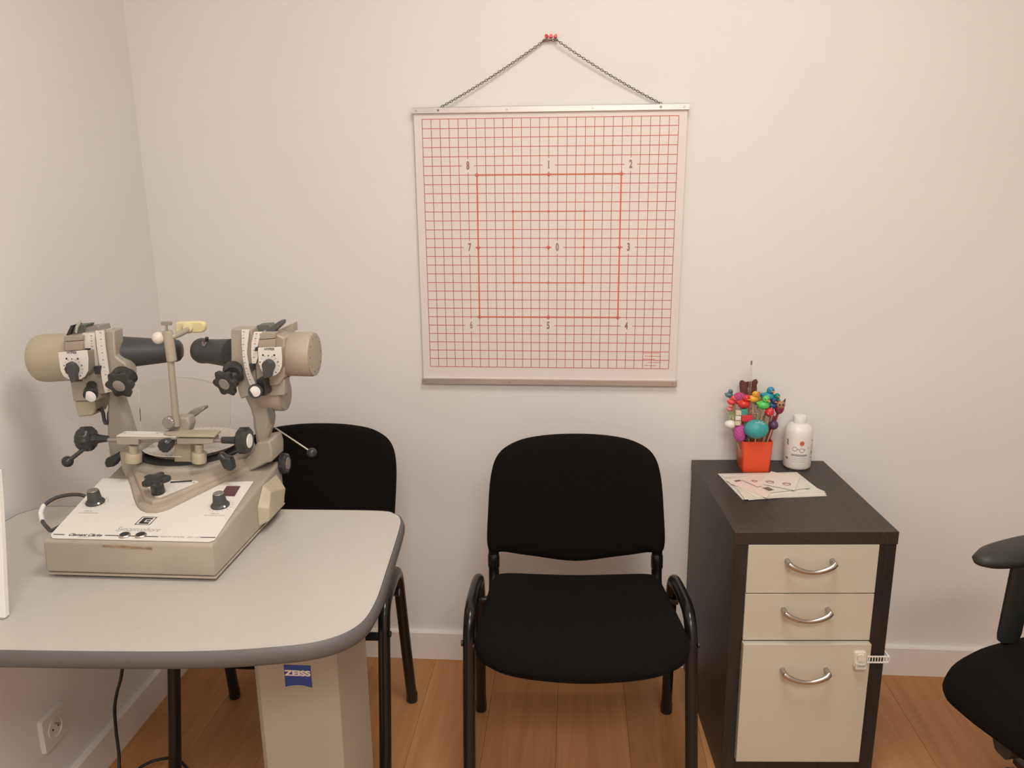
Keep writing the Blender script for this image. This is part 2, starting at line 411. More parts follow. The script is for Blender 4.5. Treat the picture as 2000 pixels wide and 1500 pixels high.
# ================================================================ DRAWER CABINET
CW, CD, CH = .3617, .4860, .6607
cab = thing('drawer_cabinet', 'black-brown cabinet with three cream fronts standing against the back wall', 'cabinet', (.3602, -.4885-.004, 0), .0583)
def lb(name, x0, x1, y0, y1, z0, z1, m, parent=cab, bevel=.0008, **k): return obj(name, box(x0, x1, y0, y1, z0, z1), m, parent, world=False, bevel=bevel, **k)
T = .0300
lb('top_panel', -.0015, CW+.0015, 0, CD, CH-T, CH, 'black_wood')
lb('side_panel', 0, T, .002, CD, .0, CH-T, 'black_wood_front'); lb('side_panel', .3235, CW, .002, CD, .0, CH-T, 'black_wood_front')
lb('plinth', T, .3235, .002, .02, .0, .072, 'black_wood_front'); lb('back_panel', T, .3235, CD-.008, CD-.002, .0, CH-T, 'black_wood_front')
def handle(cx, cz, y0, parent, w=.108):
    n = 14; pts = []
    for i in range(n+1):
        s = -1+2*i/n; pts.append((cx+s*w/2*.96, y0-.024-.003*(1-s*s)+(.0 if abs(s) < .9 else .004), cz-.017*(1-s*s)+.006))
    P = [Vector(p) for p in pts]; rings = []
    for i, p in enumerate(P):
        s = abs(-1+2*i/n); d = (P[min(i+1, n)]-P[max(i-1, 0)]).normalized(); v = Vector((0, 1, 0)); v = (v-d*v.dot(d)).normalized(); u = d.cross(v)
        r = .0046+.0022*s
        rings.append([p+v*math.cos(2*PI*j/12)*r*.8+u*math.sin(2*PI*j/12)*r for j in range(12)])
    bm = loft(rings)
    for s in (-1, 1):
        lathe((cx+s*w/2*.93, y0-.022, cz+.0055), (cx+s*w/2*.93, y0, cz+.0055), [(0, .0055), (1, .006)], 14, bm)
    obj('handle', bm, 'steel', parent, world=False)
fx0, fx1 = .0315, .3225
# heights read on the cabinet front
zz = [(.5115, .6300), (.3915, .5085)]
for z0, z1 in zz:
    d = lb('drawer', fx0, fx1, -.001, .017, z0, z1, 'cream_front'); handle(.1695, z1-.043, -.001, d)
d = lb('door', fx0-.001, fx1, -.014, .004, .073, .388, 'cream_front'); handle(.1735, .318, -.014, d)
lb('drawer_box', fx0+.01, fx1-.01, .017, CD-.03, .41, .59, 'black_wood_front')
# child lock on cabinet edge
def lock():
    t = thing('child_lock', 'white child safety lock strap stuck on the bottom drawer and cabinet side', 'safety lock', cab.location, .0583)
    xx = .2975; y = -.014; z = .352
    P = rrect(.028, .042, .006); pl_ = lambda y0, s=1: [(xx+a*s, y0, z+b*s) for a, b in P]
    part_label(obj('base', loft([pl_(y), pl_(y-.005), pl_(y-.007, .92)]), 'lock', t, world=False), 'cream latch base')
    P2 = rrect(.017, .018, .005); 
    obj('button', loft([[(xx+a, y-.007, z+.008+b) for a, b in P2], [(xx+a*.9, y-.0115, z+.008+b*.9) for a, b in P2]]), 'lock', t, world=False)
    bm = bmesh.new()
    box(xx-.011, xx+.011, y-.016, y-.007, z-.0185, z-.0155, bm); box(xx-.011, xx+.011, y-.014, y-.007, z-.009, z-.0065, bm); box(xx-.012, xx-.009, y-.014, y-.006, z-.02, z-.005, bm); box(xx+.009, xx+.012, y-.014, y-.006, z-.02, z-.005, bm)
    obj('hook', bm, 'lockclear', t, world=False)
    bm = bmesh.new(); x0, x1 = fx1-.008, CW+.003
    yy = -.0165
    box(x0, x1, yy, yy+.002, z+.0045, z+.0075, bm); box(x0, x1, yy, yy+.002, z-.0105, z-.0075, bm)
    n = 8
    for i in range(n+1):
        a = x0+(x1-x0)*i/n; box(a-.0008, a+.0008, yy, yy+.002, z-.0076, z+.0046, bm)
    box(CW+.0003, CW+.003, yy+.002, .055, z+.0045, z+.0075, bm); box(CW+.0003, CW+.003, yy+.002, .055, z-.0105, z-.0075, bm)
    for i in range(6):
        a = yy+.008+.008*i; box(CW+.0003, CW+.003, a-.0008, a+.0008, z-.0076, z+.0046, bm)
    P3 = rrect(.03, .034, .006)
    box(CW+.0003, CW+.005, .052, .08, z-.018, z+.015, bm)
    obj('strap', bm, 'white', t, world=False, smooth=False)
lock()

# ================================================================ CHAIRS
def superpath(half, k=5):
    pts = [Vector((a, b, 0)) for a, b in half]
    full = pts+[Vector((-p.x, p.y, 0)) for p in reversed(pts[1:-1])]
    n = len(full); out = []
    for i in range(n):
        a, b, c, d = full[i-1], full[i], full[(i+1) % n], full[(i+2) % n]
        for j in range(k):
            t = j/k; out.append(.5*((2*b)+(c-a)*t+(2*a-5*b+4*c-d)*t*t+(3*b-a-3*c+d)*t**3))
    return [(p.x, p.y) for p in out]
def pad(outline, center, mapf, prof):
    rings = []
    for s, h in prof:
        rings.append([mapf(center[0]+(a-center[0])*s, center[1]+(b-center[1])*s, h) for a, b in outline])
    bm = loft(rings, cap=False)
    return bm
def cap_pad(bm):
    bmesh.ops.holes_fill(bm, edges=[e for e in bm.edges if e.is_boundary], sides=0); return bm
def visitor_chair(label, loc, rz, bs=0, bz=0):
    t = thing('visitor_chair', label, 'chair', loc, rz, 'black visitor chairs against the back wall')
    so = superpath([(0, -.060), (.10, -.058), (.185, -.060), (.212, -.085), (.222, -.17), (.236, -.33), (.234, -.385), (.205, -.435), (.13, -.468), (0, -.482)])
    def ms(a, b, h):
        drop = -.030*max(0, (-b-.40)/.08)**2*(1 if h > -.02 else .3)
        sad = -.008*(1-(a/.24)**2)+.004
        return (a, b, .462+h+drop*.8+(sad if h > -.02 else 0))
    sc_ = (0, -.28)
    bm = cap_pad(pad(so, sc_, ms, [(.02, .0), (.5, .001), (.8, .000), (.90, -.003), (.96, -.009), (.99, -.018), (1, -.028), (.99, -.038), (.96, -.045), (.9, -.048), (.5, -.050), (.02, -.050)]))
    obj('seat', bm, 'fabric', t, world=False, flatangle=80)
    bo = superpath([(0, .797), (.085, .794), (.150, .783), (.196, .755), (.216, .700), (.224, .60), (.226, .535), (.217, .510), (.185, .507), (.12, .492), (0, .474)])
    def mb(a, b, h):
        y = -.040+.22*(b-.47)*.9-.75*a*a*.9      # leans back, wraps forward at the sides
        return (a+bs*(b-.42)/.3, y-h, b+bz*(b-.42)/.3)
    prof = [(.02, .024), (.5, .024), (.85, .021), (.94, .014), (.985, .006), (1, -.004), (.985, -.014), (.95, -.018)]
    obj('backrest', cap_pad(pad(bo, (0, .64), mb, prof+[(.5, -.018), (.02, -.018)])), 'fabric', t, world=False, flatangle=80)
    prof2 = [(.955, -.0185), (.965, -.022), (.93, -.027), (.5, -.030), (.02, -.030)]
    obj('back_shell', cap_pad(pad(bo, (0, .64), mb, [(.02, -.0186)]+prof2)), 'black_plastic', t, world=False, flatangle=80)
    obj('seat_shell', cap_pad(pad(so, sc_, lambda a, b, h: (a, b, .462+h), [(.02, -.0505), (.93, -.0505), (.92, -.056), (.5, -.060), (.02, -.060)])), 'black_plastic', t, world=False, flatangle=80)
    for s in (-1, 1):
        X = s*.257; q = s*.248
        path = [(X, .0, .010), (s*.2525, -.030, .20), (s*.2485, -.052, .36), (q, -.060, .405), (q, -.078, .437), (s*.249, -.11, .450), (s*.252, -.18, .455), (s*.254, -.235, .454), (s*.255, -.268, .440), (s*.256, -.287, .405), (s*.256, -.297, .36), (X, -.335, .18), (X, -.372, .010)]
        obj('side_frame', tube(path, .015, 16, 5, flat=(.0145, .0165, (1, 0, 0))), 'black_tube', t, world=False)
        for y in (0, -.372): obj('foot_cap', lathe((X, y, 0), (X, y-.002*(1 if y else 0), .030), [(0, .0148), (.1, .0158), (.9, .0160), (1, .0150)], 18), 'black_plastic', t, world=False)
        st = [(s*.205, -.30, .396), (s*.208, -.15, .394), (s*.210, -.075, .398), (s*.211, -.040, .43), (s*.211, -.034, .50), (s*.208, -.036, .58), (s*.203, -.018, .66)]
        obj('back_support', tube(st, .012, 14, 5, flat=(.0135, .008, (1, 0, 0))), 'black_tube', t, world=False)
        obj('tube_joint', lathe((s*.2112, -.0375, .452), (s*.2112, -.034, .492), [(0, .0135), (.15, .0155), (.85, .0155), (1, .0135)], 16), 'black_tube', t, world=False)
    bm = tube([(-.257, -.295, .385), (.257, -.295, .385)], .010, 12, 0); tube([(-.257, -.10, .395), (.257, -.10, .395)], .010, 12, 0, bm)
    obj('cross_tube', bm, 'black_tube', t, world=False)
    for s in (-1, 1): obj('bolt', cyl((s*.269, -.295, .392), (s*.274, -.295, .392), .007, 14), 'black_plastic', t, world=False)
    return t
visitor_chair('black fabric visitor chair standing free between table and drawer cabinet', (.002, -.237, 0), .045)
visitor_chair('black fabric visitor chair behind the grey table, partly hidden by the machine', (-.712, -.229, 0), .03, .036, .014)

# office chair at the right edge
def office_chair():
    W0 = Vector((1.088, -.740, 0)); RZ = math.radians(22)
    t = thing('office_chair', 'black padded office swivel chair with armrest at the right edge', 'chair', W0, RZ)
    inv = (Matrix.Translation(W0) @ Matrix.Rotation(RZ, 4, 'Z')).inverted(); c = Vector((0, 0, 0))
    def obj(*a, **k): return globals()['obj'](*a, world=False, **k)
    so = superpath([(0, -.237), (.14, -.237), (.212, -.220), (.240, -.14), (.245, 0), (.235, .14), (.20, .205), (.12, .228), (0, .235)])
    def ms(a, b, h): return Vector((c.x+b*1.15, c.y+a, .462+h-.030*max(0, (-b-.12)/.115)**2))
    obj('seat', cap_pad(pad(so, (0, 0), ms, [(.02, .012), (.5, .010), (.8, .003), (.92, -.012), (.985, -.032), (1, -.048), (.985, -.062), (.93, -.072), (.02, -.075)])), 'fabric', t, flatangle=80)
    obj('seat_shell', cap_pad(pad(so, (0, 0), ms, [(.02, -.0755), (.88, -.0755), (.83, -.10), (.6, -.115), (.02, -.118)])), 'black_plastic', t, flatangle=80)
    tip = inv @ at(1908, 1086, -.60); pt = inv @ at(2001, 1098, -.575); pb = inv @ at(1969, 1248, -.575)
    for s in (1, -1):
        ps = superpath([(0, -.002), (.018, .008), (.034, .05), (.042, .13), (.042, .19), (.034, .25), (0, .27)])
        Y = s*tip.y
        def mp(a, b, h, Y=Y): return Vector((tip.x+b, Y+a, tip.z-.006+h+.004*math.sin(max(0, min(1, b/.2))*1.57)))
        obj('armrest_pad', cap_pad(pad(ps, (0, .13), mp, [(.02, .014), (.7, .012), (.92, .006), (1, -.004), (.96, -.014), (.8, -.022), (.4, -.028), (.02, -.028)])), 'office_pad', t, flatangle=80)
        r = []
        for k, w_ in ((0, .034), (.08, .031), (.92, .030), (1, .026)):
            q = pt*(1-k)+pb*k; r.append([Vector((q.x+w_*math.cos(2*PI*i/20), s*q.y+.016*math.sin(2*PI*i/20), q.z)) for i in range(20)])
        obj('arm_post', loft(r), 'black_plastic', t)
        P = lambda x, y, z: Vector((x, s*y, z))
        obj('arm_bracket', tube([P(pb.x, pb.y, pb.z), P(pb.x-.003, pb.y, .42), P(pb.x+.01, pb.y-.03, .368), P(pb.x+.05, pb.y-.14, .352)], .01, 12, 5, flat=(.020, .004, (1, 0, 0))), 'steel', t)
    obj('tilt_mechanism', box(c.x-.12, c.x+.10, c.y-.08, c.y+.08, .30, .345), 'black_plastic', t, bevel=.01)
    obj('adjuster_knob', lathe(inv @ at(1952, 1456, -.78), (inv @ at(1952, 1456, -.78))+Vector((.05, -.01, .002)), [(0, .018), (.1, .025), (.8, .025), (1, .016)], lobes=6, depth=.05), 'black_plastic', t)
    obj('gas_lift', lathe(c+Vector((0, 0, .06)), c+Vector((0, 0, .31)), [(0, .028), (.55, .028), (.56, .016), (1, .016)]), 'black_plastic', t)
    sb = obj('star_base', lathe(c+Vector((0, 0, .055)), c+Vector((0, 0, .12)), [(0, .035), (.8, .035), (1, .03)]), 'black_plastic', t)
    for k in range(5):
        a = 2*PI*k/5+.0; d = Vector((math.cos(a), math.sin(a), 0)); n = Vector((-d.y, d.x, 0))
        obj('leg', loft([[c+d*r+n*w_*s1+Vector((0, 0, z+h*s2)) for s1, s2 in ((-1, -1), (1, -1), (1, 1), (-1, 1))] for r, w_, z, h in ((.03, .024, .085, .018), (.16, .02, .082, .014), (.29, .016, .07, .009))]), 'black_plastic', sb, bevel=.003)
        e = c+d*.28; bm = bmesh.new()
        for s in (-1, 1): lathe(e+n*s*.006+Vector((0, 0, .025)), e+n*s*.026+Vector((0, 0, .025)), [(0, .024), (.1, .025), (.8, .025), (1, .02)], 20, bm)
        cyl(e+Vector((0, 0, .03)), e+Vector((0, 0, .075)), .006, 10, bm); obj('caster', bm, 'black_plastic', sb)
    # backrest
    bo = superpath([(0, 1.0), (.14, .98), (.20, .90), (.22, .78), (.21, .64), (.15, .58), (0, .57)])
    def mb(a, b, h): return Vector((c.x+.27+(b-.57)*.12-.9*a*a-h, c.y+a, b))
    obj('backrest', cap_pad(pad(bo, (0, .78), mb, [(.02, .03), (.7, .03), (.93, .022), (1, 0), (.95, -.02), (.02, -.03)])), 'fabric', t, flatangle=80)
    obj('back_bracket', tube([c+Vector((.08, 0, .33)), c+Vector((.26, 0, .34)), c+Vector((.33, 0, .42)), c+Vector((.335, 0, .68))], .01, 12, 5, flat=(.03, .006, (0, 1, 0))), 'black_plastic', t)
office_chair()

# ================================================================ TABLE
TZ = .76
tb = thing('instrument_table', 'light grey instrument table with dark grey rounded edge on a beige column', 'table', (-.5, -.86, 0))
def table():
    raw = [(-.847, -1.189), (-.577, -1.177), (-.445, -1.158), (-.372, -1.134), (-.332, -1.090), (-.322, -1.02), (-.330, -.90), (-.344, -.735), (-.353, -.682), (-.372, -.656), (-.415, -.642), (-.617, -.645), (-1.09, -.652), (-1.14, -.664), (-1.163, -.69), (-1.171, -.735), (-1.174, -.92), (-1.170, -1.09), (-1.155, -1.145), (-1.11, -1.18), (-1.05, -1.190)]
    n = len(raw); V2 = [Vector((*p, 0)) for p in raw]; o = []
    for i in range(n):
        a, b, c, d = V2[i-1], V2[i], V2[(i+1) % n], V2[(i+2) % n]
        for j in range(6):
            t = j/6; o.append(.5*((2*b)+(c-a)*t+(2*a-5*b+4*c-d)*t*t+(3*b-a-3*c+d)*t**3))
    def off(d):
        out = []
        for i, p in enumerate(o):
            tg = (o[(i+1) % len(o)]-o[i-1]).normalized(); nn = Vector((-tg.y, tg.x, 0)); out.append(p+nn*d)   # inward for ccw
        return out
    R = lambda d, z: [(p.x, p.y, z) for p in off(d)]
    # winding: ccw -> inward positive
    obj('tabletop', loft([R(.002, TZ-.026), R(.002, TZ)]), 'tabletop', tb, smooth=False)
    rings = [R(.0021, TZ-.001), R(.0005, TZ+.0003), R(-.003, TZ-.003), R(-.006, TZ-.012), R(-.0055, TZ-.020), R(-.002, TZ-.027), R(.006, TZ-.030), R(.03, TZ-.030), R(.03, TZ-.0265), R(.0021, TZ-.0262), R(.0021, TZ-.001)]
    bm = loft(rings, cap=False); bmesh.ops.remove_doubles(bm, verts=bm.verts, dist=1e-6)
    obj('edge_trim', bm, 'tableedge', tb, flatangle=60)
    # column: chamfered section
    x0, x1, ya, yb = -.574, -.420, -.955, -.80
    sec = [(x0, ya+.012), (x0+.012, ya), (x1-.004, ya), (x1+.002, ya+.004), (x1+.012, ya+.05), (x1+.012, yb), (x0, yb)]
    obj('column', loft([[(a, b, z) for a, b in sec] for z in (.035, TZ-.045)]), 'column', tb, flatangle=25, bevel=.0015)
    obj('mounting_plate', box(x0-.05, x1+.05, ya-.02, yb+.04, TZ-.045, TZ-.0302), 'column', tb, bevel=.004)
    P = rrect(.50, .42, .06)
    obj('foot_plate', loft([[(-.55+a, -.90+b, 0) for a, b in P], [(-.55+a, -.90+b, .022) for a, b in P], [(-.55+a*.94, -.90+b*.94, .035) for a, b in P]]), 'column', tb)
    # blue label
    A = at(554, 1298, ya); B = at(610, 1343, ya)
    yf = ya-.0006; w_ = B.x-A.x; zt, zb = A.z, B.z
    pts = [(A.x, yf, zt), (B.x, yf, zt)]
    for i in range(9):
        s = i/8; pts.append((B.x-w_*s, yf, zb+.0045*math.sin(PI*s)))
    lab = obj('blue_label', slab(pts, (0, .0005, 0)), 'zeiss', tb, smooth=False)
    me = text_mesh('ZEISS', .0145, FACE(((A.x+B.x)/2, yf-.0001, at(582, 1315, ya).z)), sx=1.38, bold=.0007, extrude=.0002)
    part_label(obj('lettering', me, 'white', lab, smooth=False), 'white lettering ZEISS')
table()
# hanging power cable below table
pts = [at(240, 1300, -.72), at(236, 1325, -.72), at(228, 1355, -.70), at(224, 1385, -.69), at(227, 1430, -.69), at(232, 1470, -.70), at(236, 1520, -.72)]
e = pts[-1]
pts += [Vector((e.x+.02, e.y, .08)), Vector((e.x+.05, e.y-.01, .012)), Vector((e.x+.15, e.y-.03, .006)), Vector((-.83, -.78, .006)), Vector((-.80, -.80, .006))]
pts = [at(266, 1090, -.72), at(262, 1180, -.72), at(250, 1250, -.72)]+pts
tag(obj('power_cable', tube(pts, .0036, 10, 6), 'cableblack'), 'thin black cable hanging from the left part of the grey table', 'cable')
pts = [atz(270, 1503, .04), atz(282, 1494, .05), atz(300, 1486, .055), atz(326, 1481, .05), atz(345, 1482, .035), atz(365, 1500, .006), atz(395, 1540, .006)]
pts.insert(0, atz(262, 1520, .006))
tag(obj('floor_cable', tube(pts, .0036, 10, 6), 'cableblack'), 'black cable arching off the floor beside the table column, passing the rear chair leg', 'cable')
# white thing at the left edge on table
def whitebox():
    t = thing('white_folder', 'thin upright white folder on the table, cut by the left edge of the photo', 'folder', (-.93, -1.10, TZ))
    A = [at(-60, 1213, -1.105), at(10, 1206, -1.105), at(5, 1090, -1.09), at(0, 985, -1.075), at(-5, 921, -1.065), at(-60, 921, -1.065)]
    A[0].z = A[1].z = TZ+.002
    obj('shell', slab(A, (-.0, .010, 0)), 'white', t, bevel=.001, smooth=False)
    obj('foot', box(A[1].x-.05, A[1].x-.002, A[1].y-.002, A[1].y+.012, TZ+.0002, TZ+.002), 'inkgrey', t)
whitebox()

# ================================================================ ON THE CABINET
CT = CH
def cup():
    c = Vector((.487, -.068, CT)); h = .088
    t = thing('pencil_cup', 'translucent orange square cup full of novelty pencils on the cabinet', 'cup', c, 0.03)
    W1, W2 = .072, .080
    R = lambda w_, z, r=.006: [(a, b, z) for a, b in rrect(w_, w_, r)]
    obj('cup_body', loft([R(.001, 0, .0004), R(W1-.002, 0), R(W1, .002), R(W2, h), R(W2-.003, h), R(W1-.004, .004), R(.001, .004, .0004)]), 'orange', t, world=False, flatangle=50)
    return c
cc = cup()
BASEP = cc+Vector((0, 0, .006))
TOP = 'novelty pencils in the orange cup'
def stick(t, top, base=None, r=.0022, m='wood', extra=None):
    b = base or (BASEP+Vector(((top.x-cc.x)*.30, (top.y-cc.y)*.30, .002)))
    mx = .022
    b.x = max(cc.x-mx, min(cc.x+mx, b.x)); b.y = max(cc.y-mx, min(cc.y+mx, b.y))
    return obj('shaft', cyl(b, top, r, 8), m, t)
def topper(px, py, Y, label, cat='pencil', name='topped_pencil', m='wood'):
    p = at(px, py, Y); t = thing(name, label, cat, BASEP+Vector(((p.x-cc.x)*.3, 0, 0)), 0, TOP); s = stick(t, p, m=m); return t, p
def duck(px, py, Y, s, col, label, beak='orange_beak'):
    s *= 1.4
    t, p = topper(px, py, Y, label)
    bm = ball(p, (s*.5, s*.42, s*.36)); ball(p+Vector((-s*.40, 0, s*.15)), (s*.2, s*.15, s*.12), bm)
    b = obj('body', bm, col, t)
    obj('head', ball(p+Vector((s*.14, -s*.12, s*.5)), s*.29), col, t)
    obj('beak', ball(p+Vector((s*.28, -s*.40, s*.46)), (s*.14, s*.14, s*.06), sub=2), colm(beak, (.8, .25, .04)), t)
    bm = bmesh.new()
    for q in (.04, .26): ball(p+Vector((s*q, -s*.37, s*.58)), s*.045, bm, sub=1)
    obj('eye', bm, 'ink', t)
def spiky(px, py, Y, r, col, label, n=90, spike=.35, ry=None):
    r *= 1.35; ry = ry*1.35 if ry else None
    t, p = topper(px, py, Y, label); bm = ball(p, (r, r*.8, ry or r)); rz = ry or r
    for k in range(n):
        z = 1-2*(k+.5)/n; a = k*2.39996; q = math.sqrt(1-z*z); d = Vector((q*math.cos(a), q*math.sin(a), z))
        s0 = p+Vector((d.x*r*.9, d.y*r*.72, d.z*rz*.9)); lathe(s0, s0+d*r*spike, [(0, r*.13), (1, r*.02)], 5, bm)
    obj('topper', bm, col, t); return t, p
Yb, Ym, Yf_ = -.045, -.066, -.095
u = sc(Ym)
# brown bear-shaped flat head
t, p = topper(1462, 757, -.040, 'flat brown animal-head silhouette topper at the top of the pencil bunch')
def bearpts(p):
    out = []
    for a, b in [(-15, -16), (-17, 0), (-18, 8), (-16, 14), (-10, 14), (-7, 11), (0, 12), (7, 12), (9, 15), (15, 17), (18, 12), (16, 5), (17, -4), (15, -16)]: out.append(p+Vector((a*u, 0, b*u)))
    return out
obj('topper', slab(bearpts(p), (0, .006, 0)), colm('brown_felt', (.12, .045, .03), .8), t, bevel=.001)
# ochre pompom
spiky(1481, 778, -.045, .013, colm('ochre_fluff', (.42, .27, .09), .9), 'ochre fluffy pompom behind the yellow duck', 140, .2)
spiky(1444, 778, -.05, .012, colm('magenta_fluff', (.55, .08, .25), .8), 'magenta fluffy pompom left of the glass tube', 120, .25)
duck(1471, 779, -.085, .020, colm('yellow_rubber', (.80, .42, .04), .4), 'small yellow rubber duck topper in front of the glass tube')
duck(1453, 789, -.09, .024, colm('red_rubber', (.70, .035, .04), .35), 'red rubber duck topper left of the yellow duck', 'dark_red_beak')
duck(1429, 785, -.075, .016, colm('coral_rubber', (.75, .08, .09), .4), 'coral red bird topper at the left edge of the bunch', 'dark_red_beak')
duck(1425, 799, -.078, .012, colm('pink_rubber', (.72, .20, .22), .4), 'small pink bird topper below the coral one', 'dark_red_beak')
duck(1491, 791, -.09, .024, colm('green_rubber', (.12, .62, .12), .35), 'bright green rubber duck topper', 'green_beak')
duck(1500, 774, -.06, .025, colm('blue_rubber', (.03, .30, .42), .4), 'blue bird topper at the upper right of the bunch', 'blue_beak')
duck(1514, 782, -.065, .019, colm('teal_rubber', (.02, .28, .24), .4), 'teal bird topper right of the blue bird', 'blue_beak')
duck(1508, 792, -.08, .018, colm('navy_rubber', (.02, .07, .18), .4), 'dark navy bird topper below the teal bird', 'blue_beak')
duck(1424, 771, -.05, .015, colm('grey_blue_rubber', (.12, .22, .28), .5), 'grey and pale blue bird topper at the far upper left', 'ink')
# red dotted ball
t, p = topper(1503, 805, -.095, 'red ball topper with pale dots, right of the beige curls')
obj('topper', ball(p, .0125), colm('red_gloss', (.65, .03, .05), .3), t); bm = bmesh.new()
for k in range(14):
    z = 1-2*(k+.5)/14; a = k*2.39996; q = math.sqrt(1-z*z); ball(p+Vector((q*math.cos(a), q*math.sin(a), z))*.0124, .0017, bm, sub=1)
obj('dot', bm, colm('pale_pink', (.8, .45, .45)), t)
# owl on wide stick
p = at(1524, 792, -.075); q_ = BASEP+Vector((.022, 0, .03))
t = thing('owl_pencil', 'maroon owl-headed stick leaning to the right of the bunch', 'pencil', BASEP+Vector((.018, 0, 0)), 0, TOP)
obj('shaft', cyl(BASEP+Vector((.020, 0, .004)), p, .0034, 10), colm('maroon_plastic', (.28, .03, .06), .4), t)
obj('owl_body', ball(p-Vector((.002, 0, .006)), (.013, .009, .018)), colm('maroon_plastic', (.28, .03, .06)), t)
obj('owl_face', ball(p+Vector((0, -.004, .003)), (.012, .008, .011)), colm('tan_plastic', (.42, .22, .14)), t)
bm = bmesh.new()
for s in (-1, 1): lathe(p+Vector((s*.008, -.002, .010)), p+Vector((s*.012, -.002, .020)), [(0, .004), (1, .0006)], 8, bm); ball(p+Vector((s*.0045, -.0115, .005)), .0026, bm, sub=2)
obj('ears_and_eyes', bm, 'ink', t)
# turquoise puffer
t, p = spiky(1477, 838, -.118, .0235, colm('turquoise_rubber', (.05, .36, .37), .45), 'large turquoise oval spiky rubber topper hanging over the cup front', 160, .06, ry=.019)
bm = bmesh.new()
for k in range(7):
    a = k*.8; tube([p+Vector((.004, -.012, .016)), p+Vector((.004+.006*math.cos(a), -.014, .020+.003*math.sin(a*2))), p+Vector((.004+.014*math.cos(a), -.012, .018+.008*math.sin(a)))], .0007, 6, 4, bm)
obj('tinsel', bm, colm('silver_tinsel', (.72, .68, .66), .3), t)
# white egg
t, p = topper(1427, 829, -.085, 'white egg-shaped topper at the lower left of the bunch'); obj('topper', ball(p, (.0165, .012, .012)), 'bottle', t)
spiky(1446, 845, -.095, .0135, colm('pink_violet_sponge', (.52, .10, .33), .8), 'pink violet spiky sponge ball resting on the cup rim', 110, .2, ry=.019)
t, p = topper(1511, 830, -.085, 'dark purple round topper low on the right'); obj('topper', ball(p, .0125), colm('purple_rubber', (.10, .045, .10), .4), t)
t, p = topper(1442, 806, -.1, 'cream block-figure topper left of the teal block')
for k, dz in enumerate((0, -.014, -.028)): obj('block', box(p.x-.007, p.x+.007, p.y-.006, p.y+.006, p.z+dz-.006, p.z+dz+.006), colm('cream_block', (.72, .62, .46)) if k != 1 else 'bottle', t, bevel=.001)
t, p = topper(1452, 805, -.098, 'teal block topper between cream blocks and red block'); obj('topper', box(p.x-.008, p.x+.008, p.y-.007, p.y+.007, p.z-.009, p.z+.009), colm('teal_block', (.05, .33, .28)), t, bevel=.001)
t, p = topper(1459, 817, -.105, 'red block topper above the turquoise one'); obj('topper', box(p.x-.014, p.x+.014, p.y-.006, p.y+.006, p.z-.008, p.z+.009), colm('red_block', (.66, .04, .06)), t, bevel=.0015)
# beige curls
t, p = topper(1480, 806, -.09, 'beige curled wood shavings topper in the middle of the bunch'); bm = bmesh.new()
for k in range(9):
    c0 = p+Vector((random.uniform(-.018, .018), 0, random.uniform(-.010, .010))); rr = random.uniform(.004, .008)
    tube([c0+Vector((rr*math.cos(a), .002*a-.006, rr*math.sin(a))) for a in [k+i*.9 for i in range(7)]], .0011, 6, 3, bm)
obj('curls', bm, colm('beige_shavings', (.50, .34, .22), .7), t)
# green leaves
t, p = topper(1430, 810, -.08, 'pale green leafy topper above the white egg'); bm = bmesh.new()
for k in range(9):
    a = k*.7; d = Vector((math.cos(a), -.3, math.sin(a)*.8+.1)).normalized(); n_ = d.cross(Vector((0, 1, 0))).normalized()
    P0 = p; P1 = p+d*.018
    slab([P0, P0+d*.009+n_*.0035, P1, P0+d*.009-n_*.0035], (0, .0008, 0), bm)
obj('leaves', bm, colm('olive_leaf', (.36, .40, .20), .6), t, smooth=False)
# dark tip hanging at cup front left
t = thing('dark_feather_topper', 'dark pointed topper poking down over the cup rim', 'pencil', BASEP+Vector((-.012, -.01, 0)), 0, TOP)
p = at(1457, 862, -.108); obj('topper', lathe(p+Vector((.006, 0, .019)), p, [(0, .004), (.4, .0045), (1, .0006)], 10), 'cable', t); stick(t, p+Vector((.006, .004, .016)))
# plain extra pencils
for k, (px, py, Y, m_, lab) in enumerate(((1434, 790, -.07, 'wood', 'plain wooden pencil leaning left in the cup'), (1466, 795, -.06, 'wood', 'plain wooden pencil upright behind the glass tube'), (1448, 800, -.08, 'wood', 'plain wooden pencil beside the red duck'), (1512, 812, -.07, colm('dusky_pencil', (.22, .06, .08)), 'dusky red pencil leaning right in the cup'), (1490, 812, -.06, 'wood', 'plain wooden pencil right of the tube'))):
    t = thing('pencil', lab, 'pencil', BASEP, 0, TOP); stick(t, at(px, py, Y), m=m_, r=.0032)
# clear tube
A = at(1468, 704, -.066); B = Vector((A.x, -.066, CT+.01))
bm = bmesh.new(); n = 16
R = lambda r, z: [(A.x+r*math.cos(2*PI*i/n), A.y+r*math.sin(2*PI*i/n), z) for i in range(n)]
loft([R(.0034, B.z), R(.0034, A.z), R(.0024, A.z), R(.0024, B.z+.001)], bm)
tg = thing('clear_tube', 'tall clear hollow tube standing up out of the orange cup', 'tube', (A.x, -.066, CT+.01)); obj('tube_wall', bm, 'glass', tg)
obj('tube_cap', cyl((A.x, -.066, A.z-.012), (A.x, -.066, A.z-.001), .0021, 10), 'inkgrey', tg)

